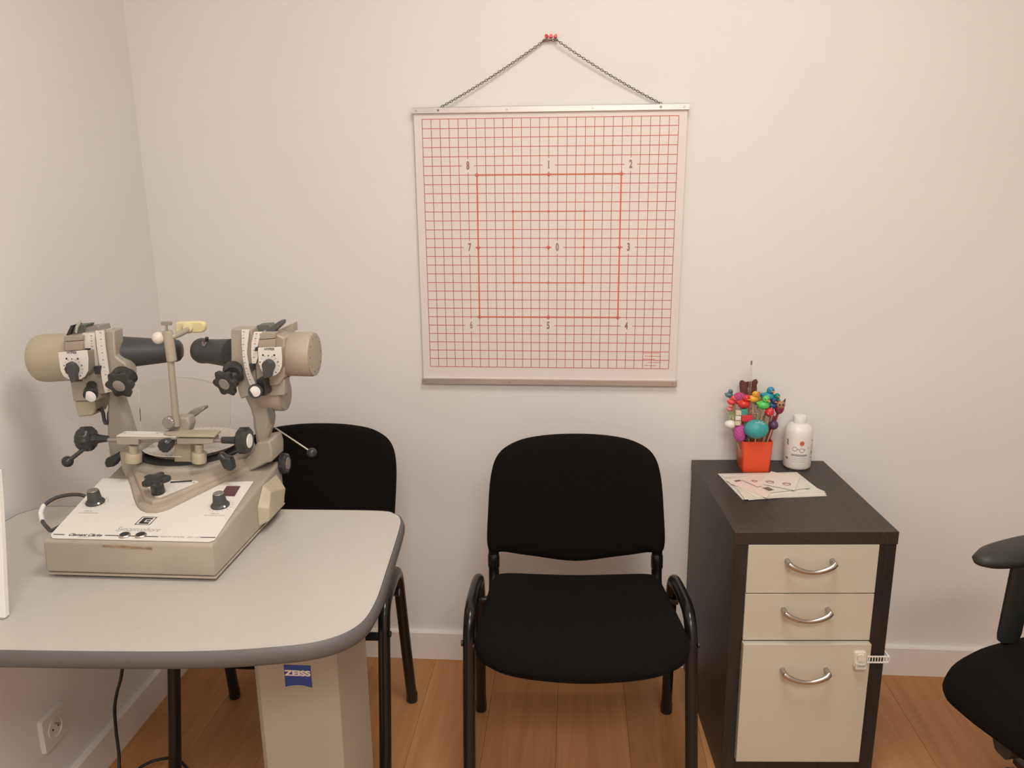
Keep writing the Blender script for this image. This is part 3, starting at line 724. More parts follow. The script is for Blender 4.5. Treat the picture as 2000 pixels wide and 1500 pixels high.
def bottle():
    b = Vector((.6085, -.0475, CT)); r = .0372
    t = thing('white_bottle', 'white plastic bottle with a printed glasses label on the cabinet', 'bottle', b)
    K = 1.32
    prof = [(0, .024), (.002, .0268), (.006, .0282), (.074, .0282), (.082, .0272), (.088, .0242), (.0925, .0186), (.0945, .0155), (.0955, .0125)]
    obj('bottle_body', lathe(b, b+Vector((0, 0, 1)), [(a*K, q*K) for a, q in prof], 40), 'bottle', t, flatangle=60)
    obj('cap', lathe(b+Vector((0, 0, .0945*K)), b+Vector((0, 0, .111*K)), [(0, .0128*K), (.1, .0132*K), (.8, .0132*K), (.97, .0118*K), (1, .010*K)], 36), 'white', t)
    def wrap(a, z, rr=r+.0003): return Vector((b.x+rr*math.sin(a), b.y-rr*math.cos(a), b.z+z*1.32))
    def bar(a0, a1, z0, z1, bm, n=8):
        r1 = []; 
        for i in range(n+1):
            a = a0+(a1-a0)*i/n; r1.append([wrap(a, z0), wrap(a, z1), wrap(a, z1, r+.00005), wrap(a, z0, r+.00005)])
        loft(r1, bm)
    def stroke(pts, w_, bm):
        w_ *= 1.7
        for (a0, z0), (a1, z1) in zip(pts, pts[1:]):
            d = Vector(((a1-a0)*r, z1-z0)); L_ = d.length or 1; nx, nz = -d.y/L_*w_/r, d.x/L_*w_
            loft([[wrap(a0-nx, z0-nz), wrap(a0+nx, z0+nz), wrap(a0+nx, z0+nz, r), wrap(a0-nx, z0-nz, r)], [wrap(a1-nx, z1-nz), wrap(a1+nx, z1+nz), wrap(a1+nx, z1+nz, r), wrap(a1-nx, z1-nz, r)]], bm)
    a0 = math.atan2(b.x, -(CAM.y-b.y))*-1      # direction towards the viewer's side
    a0 = -.15
    bm = bmesh.new()
    for s, zc in ((-.32, .046), (.18, .0435)):
        stroke([(a0+s+.17*math.cos(2*PI*i/14), zc+.0042*math.sin(2*PI*i/14)) for i in range(15)], .0003, bm)
    stroke([(a0-.15, .0455), (a0-.07, .0465), (a0+.02, .0445)], .0003, bm); stroke([(a0+.35, .045), (a0+.68, .049)], .0005, bm); stroke([(a0-.5, .0525), (a0+.12, .0515)], .0004, bm)
    obj('glasses_picture', bm, 'num', t)
    bm = bmesh.new(); pts = []
    for i in range(33): 
        rr = .0058 if i % 2 else .0044; pts.append((a0+.16+rr/r*math.cos(2*PI*i/32), .0585+rr*.8*math.sin(2*PI*i/32)))
    stroke(pts, .0006, bm)
    for k in range(3): stroke([(a0+.04, .0565+.0018*k), (a0+.28, .0565+.0018*k)], .0005, bm)
    obj('sunburst_picture', bm, colm('orange_ink', (.65, .13, .06)), t)
    bm = bmesh.new(); bar(a0-.55, a0+.58, .0335, .0345, bm); bar(a0-.55, a0+.58, .0312, .0322, bm)
    obj('heading_lines', bm, 'ink', t)
    bm = bmesh.new()
    for k, (s, e_) in enumerate(((-.5, .5), (-.45, .5), (-.52, .52))): bar(a0+s, a0+e_, .0272-k*.0042, .0277-k*.0042, bm)
    obj('small_print_lines', bm, 'inkgrey', t)
    bm = bmesh.new(); bar(a0+.95, a0+1.25, .062, .0635, bm)
    for k in range(5): bar(a0+.97, a0+1.2, .054-.002*k, .0543-.002*k, bm)
    stroke([(a0+1.05, .037), (a0+1.15, .041), (a0+1.12, .034), (a0+1.02, .035), (a0+1.05, .037)], .001, bm); bar(a0+1.0, a0+1.15, .025, .027, bm)
    obj('side_print', bm, 'num', t)
    bm = bmesh.new(); stroke([(a0-.95, .064), (a0-.85, .060), (a0-.95, .056), (a0-.82, .053)], .0012, bm); bar(a0-1.0, a0-.8, .022, .026, bm)
    obj('leaf_print', bm, colm('leaf_ink', (.18, .22, .16)), t)
bottle()

def papers():
    z = CT+.0002
    def sheet(px4, dz, th, m, label, name='paper_sheet', cat='paper', marks=None):
        nonlocal z
        z += dz; P = [atz(a, b, z) for a, b in px4]
        t = thing(name, label, cat, (sum(p.x for p in P)/4, sum(p.y for p in P)/4, z), 0, 'loose papers on the cabinet')
        # a slight warp, no two alike
        bm = bmesh.new(); n = 6; rows = []
        for i in range(n+1):
            row = []
            for j in range(n+1):
                s, q = i/n, j/n; p = (P[0]*(1-s)+P[1]*s)*(1-q)+(P[3]*(1-s)+P[2]*s)*q
                row.append(p)
            rows.append(row)
        vt = [[bm.verts.new(p+Vector((0, 0, th))) for p in r] for r in rows]; vb = [[bm.verts.new(p) for p in r] for r in rows]
        for i in range(n):
            for j in range(n):
                bm.faces.new((vt[i][j], vt[i+1][j], vt[i+1][j+1], vt[i][j+1])); bm.faces.new((vb[i][j], vb[i][j+1], vb[i+1][j+1], vb[i+1][j]))
        for i in range(n):
            bm.faces.new((vt[i][0], vb[i][0], vb[i+1][0], vt[i+1][0])); bm.faces.new((vt[i][n], vt[i+1][n], vb[i+1][n], vb[i][n]))
            bm.faces.new((vt[0][i], vt[0][i+1], vb[0][i+1], vb[0][i])); bm.faces.new((vt[n][i], vb[n][i], vb[n][i+1], vt[n][i+1]))
        obj('sheet', bm, m, t)
        zt = z+th
        for kind, q in (marks or []):
            if kind == 'band': obj('printed_band', slab([atz(a, b, zt+.0001) for a, b in q], (0, 0, .0002)), 'stain' if False else colm('brown_print', (.16, .11, .085)), t, smooth=False)
            if kind == 'edge': obj('fold_line', slab([atz(a, b, zt+.0001) for a, b in q], (0, 0, .0002)), 'sleeve', t, smooth=False)
            if kind == 'ring':
                cx, cy_, r = q; c = atz(cx, cy_, zt+.0004); bm = tube([c+Vector((r*math.cos(a), r*.8*math.sin(a), 0)) for a in [2*PI*i/16 for i in range(17)]], .0011, 6, 2)
                tube([c+Vector((-r*1.2, r*.9, 0)), c+Vector((0, r*1.2, 0)), c+Vector((r*1.25, r*.7, 0))], .0008, 6, 3, bm); obj('printed_ring', bm, 'num', t)
        z = zt
        return t
    sheet([(1402, 926), (1556, 923), (1615, 969), (1450, 976)], 0, .0014, 'sleeve', 'large sheet in a clear sleeve, lowest of the paper pile')
    sheet([(1410, 929), (1550, 926), (1614, 965), (1462, 977)], .0003, .0012, 'paper', 'cream sheet with its corner reaching furthest right in the pile')
    sheet([(1424, 934), (1530, 925), (1612, 961), (1455, 976)], .0003, .0010, 'sleeve', 'sleeved sheet under the pink card', marks=[('edge', [(1415, 931), (1470, 929), (1472, 931), (1417, 933)])])
    sheet([(1417, 938), (1500, 925), (1582, 960), (1478, 972)], .0003, .0010, 'paper', 'white sheet with a dark brown printed band', marks=[('band', [(1433, 939), (1444, 937), (1464, 947), (1459, 952)])])
    sheet([(1425, 944), (1470, 936), (1510, 959), (1497, 973)], .0003, .0009, 'paperpink', 'pale pink card at the front of the pile', 'card', 'card')
    sheet([(1466, 935), (1560, 930), (1583, 953), (1503, 963)], .0003, .0010, 'sleeve', 'plastic-sleeved card below the two-eyed card', 'card', 'card', [('band', [(1489, 953), (1500, 951), (1512, 957), (1502, 959)])])
    sheet([(1448, 937), (1479, 931), (1500, 945), (1480, 951)], .0003, .0008, 'paperpink', 'small pink card with one round printed figure', 'card', 'card', [('ring', (1474, 940, .006))])
    sheet([(1506, 921), (1562, 934), (1552, 958), (1482, 944)], .0004, .0008, 'paper', 'topmost white card with two round printed figures', 'card', 'card', [('ring', (1504, 942, .0088)), ('ring', (1537, 946, .0088))])
papers()
# ================================================================ SYNOPTOPHORE on the table
def machine():
    t = thing('eye_test_machine', 'beige desktop eye-testing machine with two arms, black tubes and white control panel', 'medical device', (-.77, -.80, TZ))
    N = Vector((0, -.1016, 1)); N.normalize(); P0 = Vector((0, -.955, .8315))
    Yax = Vector((0, 1, .1016)).normalized()
    pl = lambda px, py, h=0: atp(px, py, P0+N*h, N)
    mpx = lambda p: (p-CAM).dot(FW)/F
    def o(name, bm, m, par=None, **k): return obj(name, bm, m, par or t, **k)
    def pslabn(px, h0, h1): return slab([pl(a, b, 0)+N*h0 for a, b in px], N*(h1-h0))
    # ---- base
    zf = lambda y: .8315+.1016*(y+.955)
    def sect(ins, zadd, bottom=None):
        pts = [(-.921+ins, -.9655+ins), (-.6165-ins, -.9655+ins), (-.6155-ins, -.632-ins), (-.952+ins, -.632-ins)]
        return [Vector((a, b, bottom if bottom is not None else zf(b)+zadd)) for a, b in pts]
    bd = o('base', loft([sect(.004, 0, TZ+.010), sect(-.001, 0, TZ+.012), sect(0, -.004), sect(.003, -.0005)]), 'dev', bevel=.003)
    o('bottom_plate', loft([sect(.002, 0, TZ+.005), sect(-.001, 0, TZ+.006), sect(-.001, 0, TZ+.0095), sect(.003, 0, TZ+.0098)]), 'devpink', bevel=.0008)
    for fx, fy in ((-.895, -.94), (-.64, -.94), (-.90, -.66), (-.64, -.66)): o('rubber_foot', cyl((fx, fy, TZ+.0002), (fx, fy, TZ+.0052), .011, 20), 'ink')
    o('side_housing', slab([Vector((-.6165, -.775, TZ+.02)), Vector((-.6165, -.768, .822)), Vector((-.6165, -.742, .850)), Vector((-.6165, -.665, .850)), Vector((-.6165, -.665, TZ+.02))], (.001, 0, 0)), 'dev')
    sb = loft([[Vector((-.6155, -.775, .778)), Vector((-.6155, -.772, .818)), Vector((-.6155, -.738, .850)), Vector((-.6155, -.662, .846)), Vector((-.6155, -.662, .778))], [Vector((-.596, -.766, .786)), Vector((-.594, -.764, .812)), Vector((-.600, -.736, .836)), Vector((-.594, -.672, .818)), Vector((-.597, -.684, .786))]])
    o('side_box', sb, 'dev2', bevel=.002)
    pp = [(99.5, 1045), (200.4, 935), (251, 937), (257, 955), (262, 975), (268, 990), (275, 998), (286, 1003), (304, 1004), (318, 1001), (330, 997), (440, 942.5), (495.5, 941), (424, 1049), (419, 1056), (408, 1059.5), (104, 1052.5), (100.5, 1050)]
    o('control_panel', pslabn(pp, .0002, .0016), 'plate', bevel=.0004)
    H = .0017
    M_ = lambda px, py: basis(pl(px, py, H), (1, 0, 0), Yax, N)
    def seg(x0, y0, x1, y1, w_, m='ink', name='printed_line', hh=H):
        a, b = pl(x0, y0, hh), pl(x1, y1, hh); d = (b-a).normalized(); n = N.cross(d)*w_/2
        return slab([a-n, b-n, b+n, a+n], N*.0003)
    bm = seg(104, 1043.5, 126, 1044.2, .0022)
    for a in ((205, 1045.6, 309, 1048.3), (391, 1049.6, 421, 1050)): merge(bm, seg(*a, .0022))
    o('printed_stripe', bm, 'ink', smooth=False)
    part_label(o('lettering', text_mesh('Clement Clarke', .0118, M_(166.5, 1045.0), shear=.25, sx=.80, extrude=.0002, bold=.0002), 'ink', smooth=False), 'printed lettering Clement Clarke')
    part_label(o('lettering', text_mesh('LONDON', .004, M_(163, 1048.9), sx=1.1, extrude=.0001), 'inkgrey', smooth=False), 'tiny grey line of lettering')
    part_label(o('lettering', text_mesh('Synoptophore', .0195, M_(270, 1034.2), shear=.25, sx=.72, extrude=.0002, bold=-.0003), 'inkgrey', smooth=False), 'printed lettering Synoptophore')
    part_label(o('lettering', text_mesh('MAJOR MODEL  2051/52', .0072, M_(350, 1048.9), shear=.2, sx=.95, extrude=.0001), 'inkgrey', smooth=False), 'small grey model lettering')
    # emblem: outlined rounded square with a block C
    c = pl(285.2, 1017.2, H); bm = bmesh.new()
    E = lambda a, b: c+Vector((1, 0, 0))*a+Yax*b
    ow = .0135
    for (a0, b0, a1, b1) in ((-ow, -ow, ow, -ow), (ow, -ow, ow, ow), (ow, ow, -ow, ow), (-ow, ow, -ow, -ow)):
        A_, B_ = E(a0, b0), E(a1, b1); d = (B_-A_).normalized(); n = N.cross(d)*.0007; slab([A_-n-d*.0007, B_-n+d*.0007, B_+n+d*.0007, A_+n-d*.0007], N*.0003, bm)
    for pg in ([(-.009, -.0105), (.009, -.0105), (.009, -.005), (-.002, -.005), (-.002, .005), (.009, .005), (.009, .0105), (-.009, .0105)], [(.001, -.0022), (.0085, -.0022), (.0085, .0022), (.001, .0022)]):
        slab([E(a, b) for a, b in pg], N*.0003, bm)
    part_label(o('emblem', bm, 'ink', smooth=False), 'black block C emblem in a rounded square')
    for (px, py, w_, n_) in ((172, 1000, .024, 'l'), (419, 1005, .026, 'r')):
        bm = text_mesh('FIELD' if n_ == 'l' else 'FIELD', .0055, M_(px, py-1.8), sx=1.2, extrude=.0001); merge(bm, text_mesh('ILLUMINATION', .0055, M_(px, py+1.8), sx=1.0, extrude=.0001))
        part_label(o('lettering', bm, 'inkgrey', smooth=False), 'tiny grey knob caption')
    part_label(o('lettering', text_mesh('MINUTES', .0045, M_(455, 948), sx=1.1, extrude=.0001), 'inkgrey', smooth=False), 'tiny grey caption above display')
    # dial knobs with skirt, tick marks
    for (px, py) in ((186.5, 982), (430.5, 988)):
        p = pl(px, py, H); k = o('dial_knob', lathe(p, p+N*.026, [(0, .0165), (.10, .0172), (.22, .0150), (.26, .0128), (.92, .0108), (1, .0098)], 40), 'knobgrey')
        o('knob_cap', lathe(p+N*.0262, p+N*.0272, [(0, .0098), (1, .0092)], 32), 'knobcap', k)
        a = math.radians(-38); d = Vector((1, 0, 0))*math.cos(a)+Yax*math.sin(a)
        q = p+d*.0152+N*.0035; o('pointer_mark', cyl(q, q+d*.0012+N*.001, .0021, 10), 'white', k)
        bm = bmesh.new()
        for i in range(12):
            a = math.radians(-130+i*24); d = Vector((1, 0, 0))*math.cos(a)+Yax*math.sin(a); n = N.cross(d)*.0005
            A_, B_ = p+d*.0205, p+d*.0232; slab([A_-n, B_-n, B_+n, A_+n], N*.0003, bm)
        o('tick_marks', bm, 'inkgrey', smooth=False)['kind'] = 'stuff'
    o('display', pslabn([(443, 951.5), (470, 951.5), (458.5, 971), (431, 970)], .0017, .0026), 'display')
    for px in (243.5, 275):
        p = pl(px, 1046.5, H); f = o('fuse_cap', lathe(p, p+N*.0035, [(0, .0098), (.5, .0098), (.7, .0090), (1, .0082)], 28), 'steel')
        o('fuse_slot', lathe(p+N*.0033, p+N*.0043, [(0, .0074), (.7, .0070), (1, .004)], 24), 'knob', f)
    G = globals()['at']; a, b = G(200, 1066.5, -.9662), G(297, 1072, -.9662)
    r = random.Random(3); bm = bmesh.new(); n = 14; up = []; dn = []
    for i in range(n+1):
        s = i/n; p = a*(1-s)+b*s; up.append(p+Vector((0, 0, .0022+r.uniform(-.0008, .0008)))); dn.append(p-Vector((0, 0, .0020+r.uniform(-.0008, .0008))))
    o('tape_residue', slab(up+dn[::-1], (0, .0012, 0)), 'stain', smooth=False)
    # ---- casting with V ridge
    vp = [(247, 925), (251, 937), (257, 955), (262, 975), (268, 990), (275, 998), (286, 1003), (304, 1004), (318, 1001), (330, 997), (440, 942), (478, 925), (520, 905)]
    back = [pl(520, 905), pl(500, 893), pl(260, 893)]
    ring = [pl(a, b) for a, b in vp]+back[1:]
    cc_ = sum(ring, Vector())/len(ring)
    rg = lambda s, h: [cc_+(p-cc_)*s+N*h for p in ring]
    o('v_casting', loft([rg(.995, -.004), rg(.995, .004), rg(.975, .009), rg(.90, .0105)]), 'devpink', bevel=.0006)
    v2 = [(258, 915), (266, 940), (274, 958), (284, 980), (298, 986), (315, 984), (330, 979), (440, 930), (500, 900)]
    r2 = [pl(a, b, .011) for a, b in v2]; c2 = sum(r2, Vector())/len(r2)
    rg2 = lambda s, h: [c2+(p-c2)*s+N*h for p in r2]
    o('inner_ridge', loft([rg2(1, -.003), rg2(1, .003), rg2(.96, .0075), rg2(.90, .0082)]), 'devpink', bevel=.0006)
    tri = [(278, 938.5), (297, 964), (304, 971.5), (311, 972.5), (320, 969.5), (388, 942), (386, 940)]
    o('scale_plate', slab([pl(a, b, .0195) for a, b in tri], N*.0012), 'plate')
    q = pl(309.5, 963, .021); st = N*.040
    kn = o('lock_knob', lathe(q, q+N*.026, [(0, .0115), (.1, .0125), (.9, .0115), (1, .011)], 28), 'knob')
    o('knob_star', lathe(q+N*.022, q+N*.034, [(0, .019), (.2, .0215), (.8, .0215), (1, .017)], lobes=5, depth=.24), 'knob', kn)
    A_, B_ = pl(333, 942, .0215), pl(375, 939.5, .0215); o('pointer_rod', cyl(A_, B_, .0018, 8), 'ink')
    bm = bmesh.new()
    for (px, py) in ((286, 941), (379, 943)): cyl(pl(px, py, .0207), pl(px, py, .0207)+N*.0008, .0017, 10, bm)
    for i in range(6):
        A_ = pl(354+i*4.2, 945-i*.2, .0207); slab([A_, A_+Vector((.0006, 0, 0)), A_+Vector((.0006, 0, 0))+Yax*.008, A_+Yax*.008], N*.0002, bm)
    o('scale_print', bm, 'inkgrey', smooth=False)['kind'] = 'stuff'
    AT = globals()['at']; at = lambda px, py, Y: AT(px, py, Y+.05)
    pslab = lambda px, Y, depth, bm=None: slab([at(a, b, Y) for a, b in px], (0, depth, 0), bm)
    # ---- turntable
    tc = AT(380, 900, -.63); tc = Vector((tc.x, -.628, 0)); Z = lambda z: Vector((tc.x, tc.y, z))
    R = .122
    o('turntable', lathe(Z(.852), Z(.886), [(0, R-.004), (.3, R+.001), (.75, R+.003), (.95, R), (1, R-.004), (1, R-.018)], 72), 'dev', flatangle=50)
    o('swing_track', lathe(Z(.8862), Z(.892), [(0, R-.014), (.6, R-.014), (1, R-.018)], 72), 'knob')
    o('hub', lathe(Z(.892), Z(.902), [(0, .085), (.5, .08), (1, .09)], 48), 'dev')
    o('protractor_disc', lathe(Z(.902), Z(.9035), [(0, .100), (1, .100)], 64), 'plate')
    bm = bmesh.new()
    for i in range(60):
        a = 2*PI*i/60; d = Vector((math.cos(a), math.sin(a), 0)); n = Vector((-d.y, d.x, 0))*.0004; l = .010 if i % 5 == 0 else .006
        A_, B_ = Z(.9036)+d*.097, Z(.9036)+d*(.097-l); slab([A_-n, B_-n, B_+n, A_+n], (0, 0, .0002), bm)
    o('protractor_ticks', bm, 'inkgrey', smooth=False)['kind'] = 'stuff'
    # ---- swing arms under the columns
    o('swing_arm', pslab([(232, 882), (262, 878), (268, 890), (266, 915), (270, 938), (256, 940), (243, 932), (236, 915)], -.765, .08), 'dev', bevel=.004)
    o('swing_arm', pslab([(470, 905), (492, 885), (500, 866), (526, 861), (531, 880), (531, 903), (520, 905), (480, 926), (455, 930)], -.735, .07), 'dev', bevel=.004)
    # ---- arms
    def colm_(rows, d, Y, name, m='dev'):
        rings = []
        for (y, xl, xr, dd) in rows:
            a, b = at(xl, y, Y), at(xr, y, Y); q_ = .25*min((b-a).length, dd)
            rings.append([a+Vector((q_, 0, 0)), b-Vector((q_, 0, 0)), b+Vector((0, q_, 0)), b+Vector((0, dd-q_, 0)), b+Vector((-q_, dd, 0)), a+Vector((q_, dd, 0)), a+Vector((0, dd-q_, 0)), a+Vector((0, q_, 0))])
        return o(name, loft(rings), m, flatangle=35, bevel=.0012)
    colm_([(760, 208, 232, .030), (780, 207, 236, .030), (820, 206, 248, .032), (850, 206, 257, .032), (892, 210, 262, .034)], .05, -.715, 'arm_column')
    colm_([(740, 466, 516, .034), (775, 474, 520, .034), (800, 486, 526, .034), (818, 491, 530, .034), (835, 492, 528, .034), (848, 496, 523, .034), (866, 499, 517, .032)], .05, -.715, 'arm_column')
    def up(p0, p1, prof, name, m, Y0, Y1=None, par=None, n=40, **k):
        A_, B_ = at(*p0, Y0), at(*p1, Y1 if Y1 is not None else Y0); s = mpx((A_+B_)/2)
        return o(name, lathe(A_, B_, [(a, r*s) for a, r in prof], n, **k), m, par)
    def star(px, py, Y, r, dirv, par=None, label=None, lobes=6, disc='knobcap', discr=.42, d2=.13):
        p = at(px, py, Y); s = mpx(p); d = Vector(dirv).normalized(); r = r*s
        k = o('star_knob', lathe(p+d*0, p+d*.012, [(0, r*.72), (.15, r*.86), (.8, r*.9), (1, r*.78)], lobes=lobes, depth=d2), 'knob', par)
        o('knob_disc', lathe(p+d*.0121, p+d*.0131, [(0, r*discr), (1, r*discr*.9)], 28), disc, k if par is None else par)
        o('knob_neck', lathe(p, p-d*.028, [(0, r*.45), (.3, r*.5), (1, r*.62)], 28), 'knob', k if par is None else par)
        return k
    def scale_strip(px, Y, name='scale', n=10, side=0):
        s = o(name, pslab(px, Y, .003), 'plate', smooth=False); return s
    def ticks(par, a, b, c, n, Y, m='ink'):
        """ticks along the quadratic path a->b->c (pixels)"""
        bm = bmesh.new()
        for i in range(n+1):
            s = i/n; x = (1-s)**2*a[0]+2*s*(1-s)*b[0]+s*s*c[0]; y = (1-s)**2*a[1]+2*s*(1-s)*b[1]+s*s*c[1]
            w_ = 3.4 if i % 2 == 0 else 1.8; h = .9 if i % 2 == 0 else .4
            pslab([(x-w_/2, y-h), (x+w_/2, y-h), (x+w_/2, y+h), (x-w_/2, y+h)], Y-.0004, .0005, bm)
        o('scale_marks', bm, 'inkgrey', par, smooth=False)['kind'] = 'stuff'
    # ======== left arm
    up((76, 700), (162, 696), [(0, 38), (.02, 43), (.06, 45.5), (.2, 47), (.55, 46.5), (.8, 45), (1, 43)], 'lamp_housing', 'dev2', -.70)
    o('housing_step', pslab([(124, 657), (163, 652), (166, 690), (166, 742), (128, 745), (121, 735)], -.742, .06), 'dev', bevel=.003)
    o('head_block', pslab([(160, 650), (188, 648), (196, 700), (210, 764), (200, 770), (180, 766), (160, 745)], -.738, .035), 'dev', bevel=.002)
    o('drum', pslab([(203, 646), (222, 645), (225, 695), (232, 702), (244, 710), (250, 724), (251, 745), (245, 760), (228, 766), (212, 764), (206, 740), (201, 700)], -.745, .034), 'dev', bevel=.003)
    o('tube_collar', lathe(at(222, 684, -.70), at(236, 683.5, -.70), [(0, .031), (1, .031)], 36), 'steel')
    tb_ = up((238, 688), (358, 684), [(0, 31), (.04, 30.5), (.5, 25.5), (.8, 22), (.88, 22.5), (.94, 20), (.985, 13), (1, 4)], 'eyepiece_tube', 'knobgrey', -.70, -.67)
    s1 = scale_strip([(161, 651), (184, 650), (186, 670), (190, 697), (192.5, 716), (180, 717), (168, 697), (163, 685)], -.744); ticks(s1, (178, 656), (179, 680), (184, 712), 10, -.744)
    s2 = scale_strip([(186, 646), (202.5, 645.5), (205, 675), (209, 705), (214, 740), (220, 764), (205, 768), (199, 740), (193, 705), (189, 675)], -.752); ticks(s2, (196, 650), (199, 700), (212, 762), 16, -.752)
    o('slide_holder', pslab([(125, 657), (161, 655), (161, 665), (125, 667)], -.752, .03), 'dev', bevel=.001); o('slide_holder', pslab([(126, 668), (161, 666), (161, 684), (127, 685)], -.752, .03), 'devpink', bevel=.001)
    o('slide_clip', pslab([(165, 681), (175, 681), (172, 688), (168, 688)], -.749, .006), 'ink'); o('slide_clip', pslab([(182.5, 716), (196, 715), (193.5, 731), (185.5, 731)], -.757, .008), 'ink')
    def dial(ps, kx, ky, tx, ty, Y, ptr):
        pl_ = o('dial_plate', pslab(ps, Y, .003), 'plate', bevel=.0006)
        A_ = at(tx, ty, Y-.0004); part_label(o('lettering', text_mesh('HYPER', .0068, FACE(A_), extrude=.0001, bold=.0001), 'ink', pl_, smooth=False), 'tiny lettering HYPER')
        c_ = at(kx, ky, Y); s = mpx(c_); bm = bmesh.new()
        for i in range(13):
            a = math.radians(-50+i*23.5); d = Vector((math.cos(a), 0, math.sin(a))); q1 = c_+d*19*s; r_ = (1.1 if i % 3 == 0 else .6)*s*1.2
            cyl(q1+Vector((0, -.0001, 0)), q1+Vector((0, -.0006, 0)), r_, 8, bm)
        for dx in (-11, 12): q1 = c_+Vector((dx*s, 0, 18*s*1.1)); cyl(q1, q1+Vector((0, -.0007, 0)), 2*s, 10, bm)
        o('dial_dots', bm, 'ink', pl_)['kind'] = 'stuff'
        kb = o('pointer_knob', lathe(c_-Vector((0, .0005, 0)), c_-Vector((0, .012, 0)), [(0, 12.5*s), (.2, 12.5*s), (.9, 11*s), (1, 9.5*s)], 32), 'knob')
        o('knob_grip', slab([at(a, b, Y-.012) for a, b in ptr], (0, -.012, 0)), 'knobgrey', kb, bevel=.0012)
    dial([(113, 688.5), (169, 684), (171.5, 700), (171.5, 724), (166, 735), (157, 741), (146, 743), (134, 741), (124, 735), (118, 724)], 143.5, 720, 140, 688.8, -.775, [(141, 705), (150, 709), (152, 716), (155, 742), (145, 744.5), (136, 716), (135, 709)])
    o('dial_bracket', pslab([(120, 692), (167, 688), (170, 724), (160, 738), (130, 738), (120, 720)], -.772, .032), 'dev')
    o('lower_housing', pslab([(137, 746), (190, 741), (193, 760), (196.5, 775), (190, 783), (143, 784)], -.735, .06), 'dev', bevel=.002)
    o('lower_housing', pslab([(145, 784), (186, 783), (186, 800), (181, 812), (153, 815), (148, 800)], -.73, .05), 'dev2', bevel=.003)
    kk = up((179, 752), (176.5, 772), [(0, 9.5), (.5, 9.5), (.62, 13), (.95, 13.5), (1, 12.5)], 'focus_knob', 'knob', -.745, -.775)
    A_ = at(176.5, 774, -.776); s = mpx(A_); o('knob_disc', lathe(A_, A_+Vector((0, -.002, -.0005)), [(0, 11.6*s), (.8, 11.6*s), (1, 11*s)], 28), 'white', kk)
    up((238, 733), (238, 741), [(0, 19), (.5, 19), (1, 15)], 'knob_boss', 'knob', -.752, -.772)
    star(238, 748, -.780, 29, (0, -1, -.30))
    o('head_cable', tube([at(188, 795, -.71), at(196, 797, -.71), at(201, 806, -.71), at(204, 822, -.71), at(208, 827, -.71), at(212, 820, -.71), at(213, 806, -.70), at(218, 795, -.69), at(224, 790, -.685)], .0036, 10), 'cable')
    o('cable_socket', pslab([(182, 788), (190, 788), (190, 803), (182, 804)], -.722, .02), 'cable')
    o('slide_bracket', pslab([(129, 655), (138, 636), (143, 635), (136, 655)], -.73, .03), 'ink'); o('slide_bracket', pslab([(137, 654), (146, 636), (168, 634), (163, 652)], -.722, .03), colm('grey_green', (.13, .14, .12)), bevel=.001)
    o('slide_cover', pslab([(162, 651), (164, 640), (192, 637), (195, 647)], -.72, .04), 'steel' if False else 'knobcap', bevel=.001)
    o('slide_card', pslab([(146, 649), (148, 636), (153, 629), (158, 626), (158, 630), (152, 640), (150, 651)], -.735, .002), colm('pale_green_card', (.45, .47, .38)))
    # ======== right arm
    Y2 = -.70
    lh = up((540, 691), (614, 692), [(0, 38), (.2, 40), (.32, 43), (.95, 43.5), (1, 42)], 'lamp_housing', 'devpink', Y2)
    A_ = at(614.2, 692, Y2); s = mpx(A_)
    o('end_cap', lathe(A_, A_+Vector((.002, 0, 0)), [(0, 42*s), (.6, 42*s), (1, 39*s)], 48), 'dev', lh)
    bm = bmesh.new()
    for i in range(10):
        a = 2*PI*i/10; q1 = A_+Vector((.0021, math.cos(a)*34*s, math.sin(a)*34*s)); cyl(q1, q1+Vector((.0006, 0, 0)), .0012, 8, bm)
    o('vent_hole', bm, 'ink', lh)['kind'] = 'stuff'
    o('housing_step', pslab([(504, 650), (537, 652), (556, 660), (556, 735), (545, 752), (520, 755), (500, 745), (496, 690)], -.742, .06), 'devpink', bevel=.003)
    o('drum', pslab([(450, 642.5), (490, 642), (494, 655), (494, 690), (500, 750), (500, 770), (470, 780), (464, 762), (462, 745), (448, 728), (446, 712), (451, 703)], -.745, .034), 'dev', bevel=.003)
    tb_ = up((452, 690), (385, 684), [(0, 28), (.4, 25), (.72, 23.5), (.78, 25), (.88, 25), (.97, 22), (1, 17)], 'eyepiece_tube', 'knobgrey', -.70, -.675)
    o('tube_lever', cyl(at(404, 668, -.695), at(404, 659, -.698), .0035, 12), 'knob', tb_); o('tube_clip', pslab([(396, 676), (399, 676), (404, 668), (402, 668), (398, 673), (397, 668), (394, 668)], -.712, .002), 'steel', tb_)
    s1 = scale_strip([(472, 644), (487, 644), (483.5, 670), (482, 690), (484, 705), (490, 730), (499, 750), (493, 757), (487, 750), (480, 730), (474, 700), (472, 670)], -.752); ticks(s1, (476, 648), (470, 705), (493, 752), 18, -.752)
    s2 = scale_strip([(496, 648.5), (512, 648), (506, 662), (503, 678), (503, 700), (499, 710), (492, 710), (490.5, 690), (491, 670)], -.752); ticks(s2, (501, 652), (496, 670), (496, 706), 9, -.752)
    o('slide_holder', pslab([(506, 650), (537, 650), (537, 661), (506, 663)], -.752, .03), 'dev', bevel=.001); o('slide_holder', pslab([(504, 664), (537, 662), (537, 679), (504, 680)], -.752, .03), 'devpink', bevel=.001)
    o('slide_clip', pslab([(486, 711), (495, 711), (496, 722), (492, 726)], -.757, .008), 'ink'); o('slide_clip', pslab([(498, 679), (503, 678), (503, 685), (498, 686)], -.757, .006), 'ink')
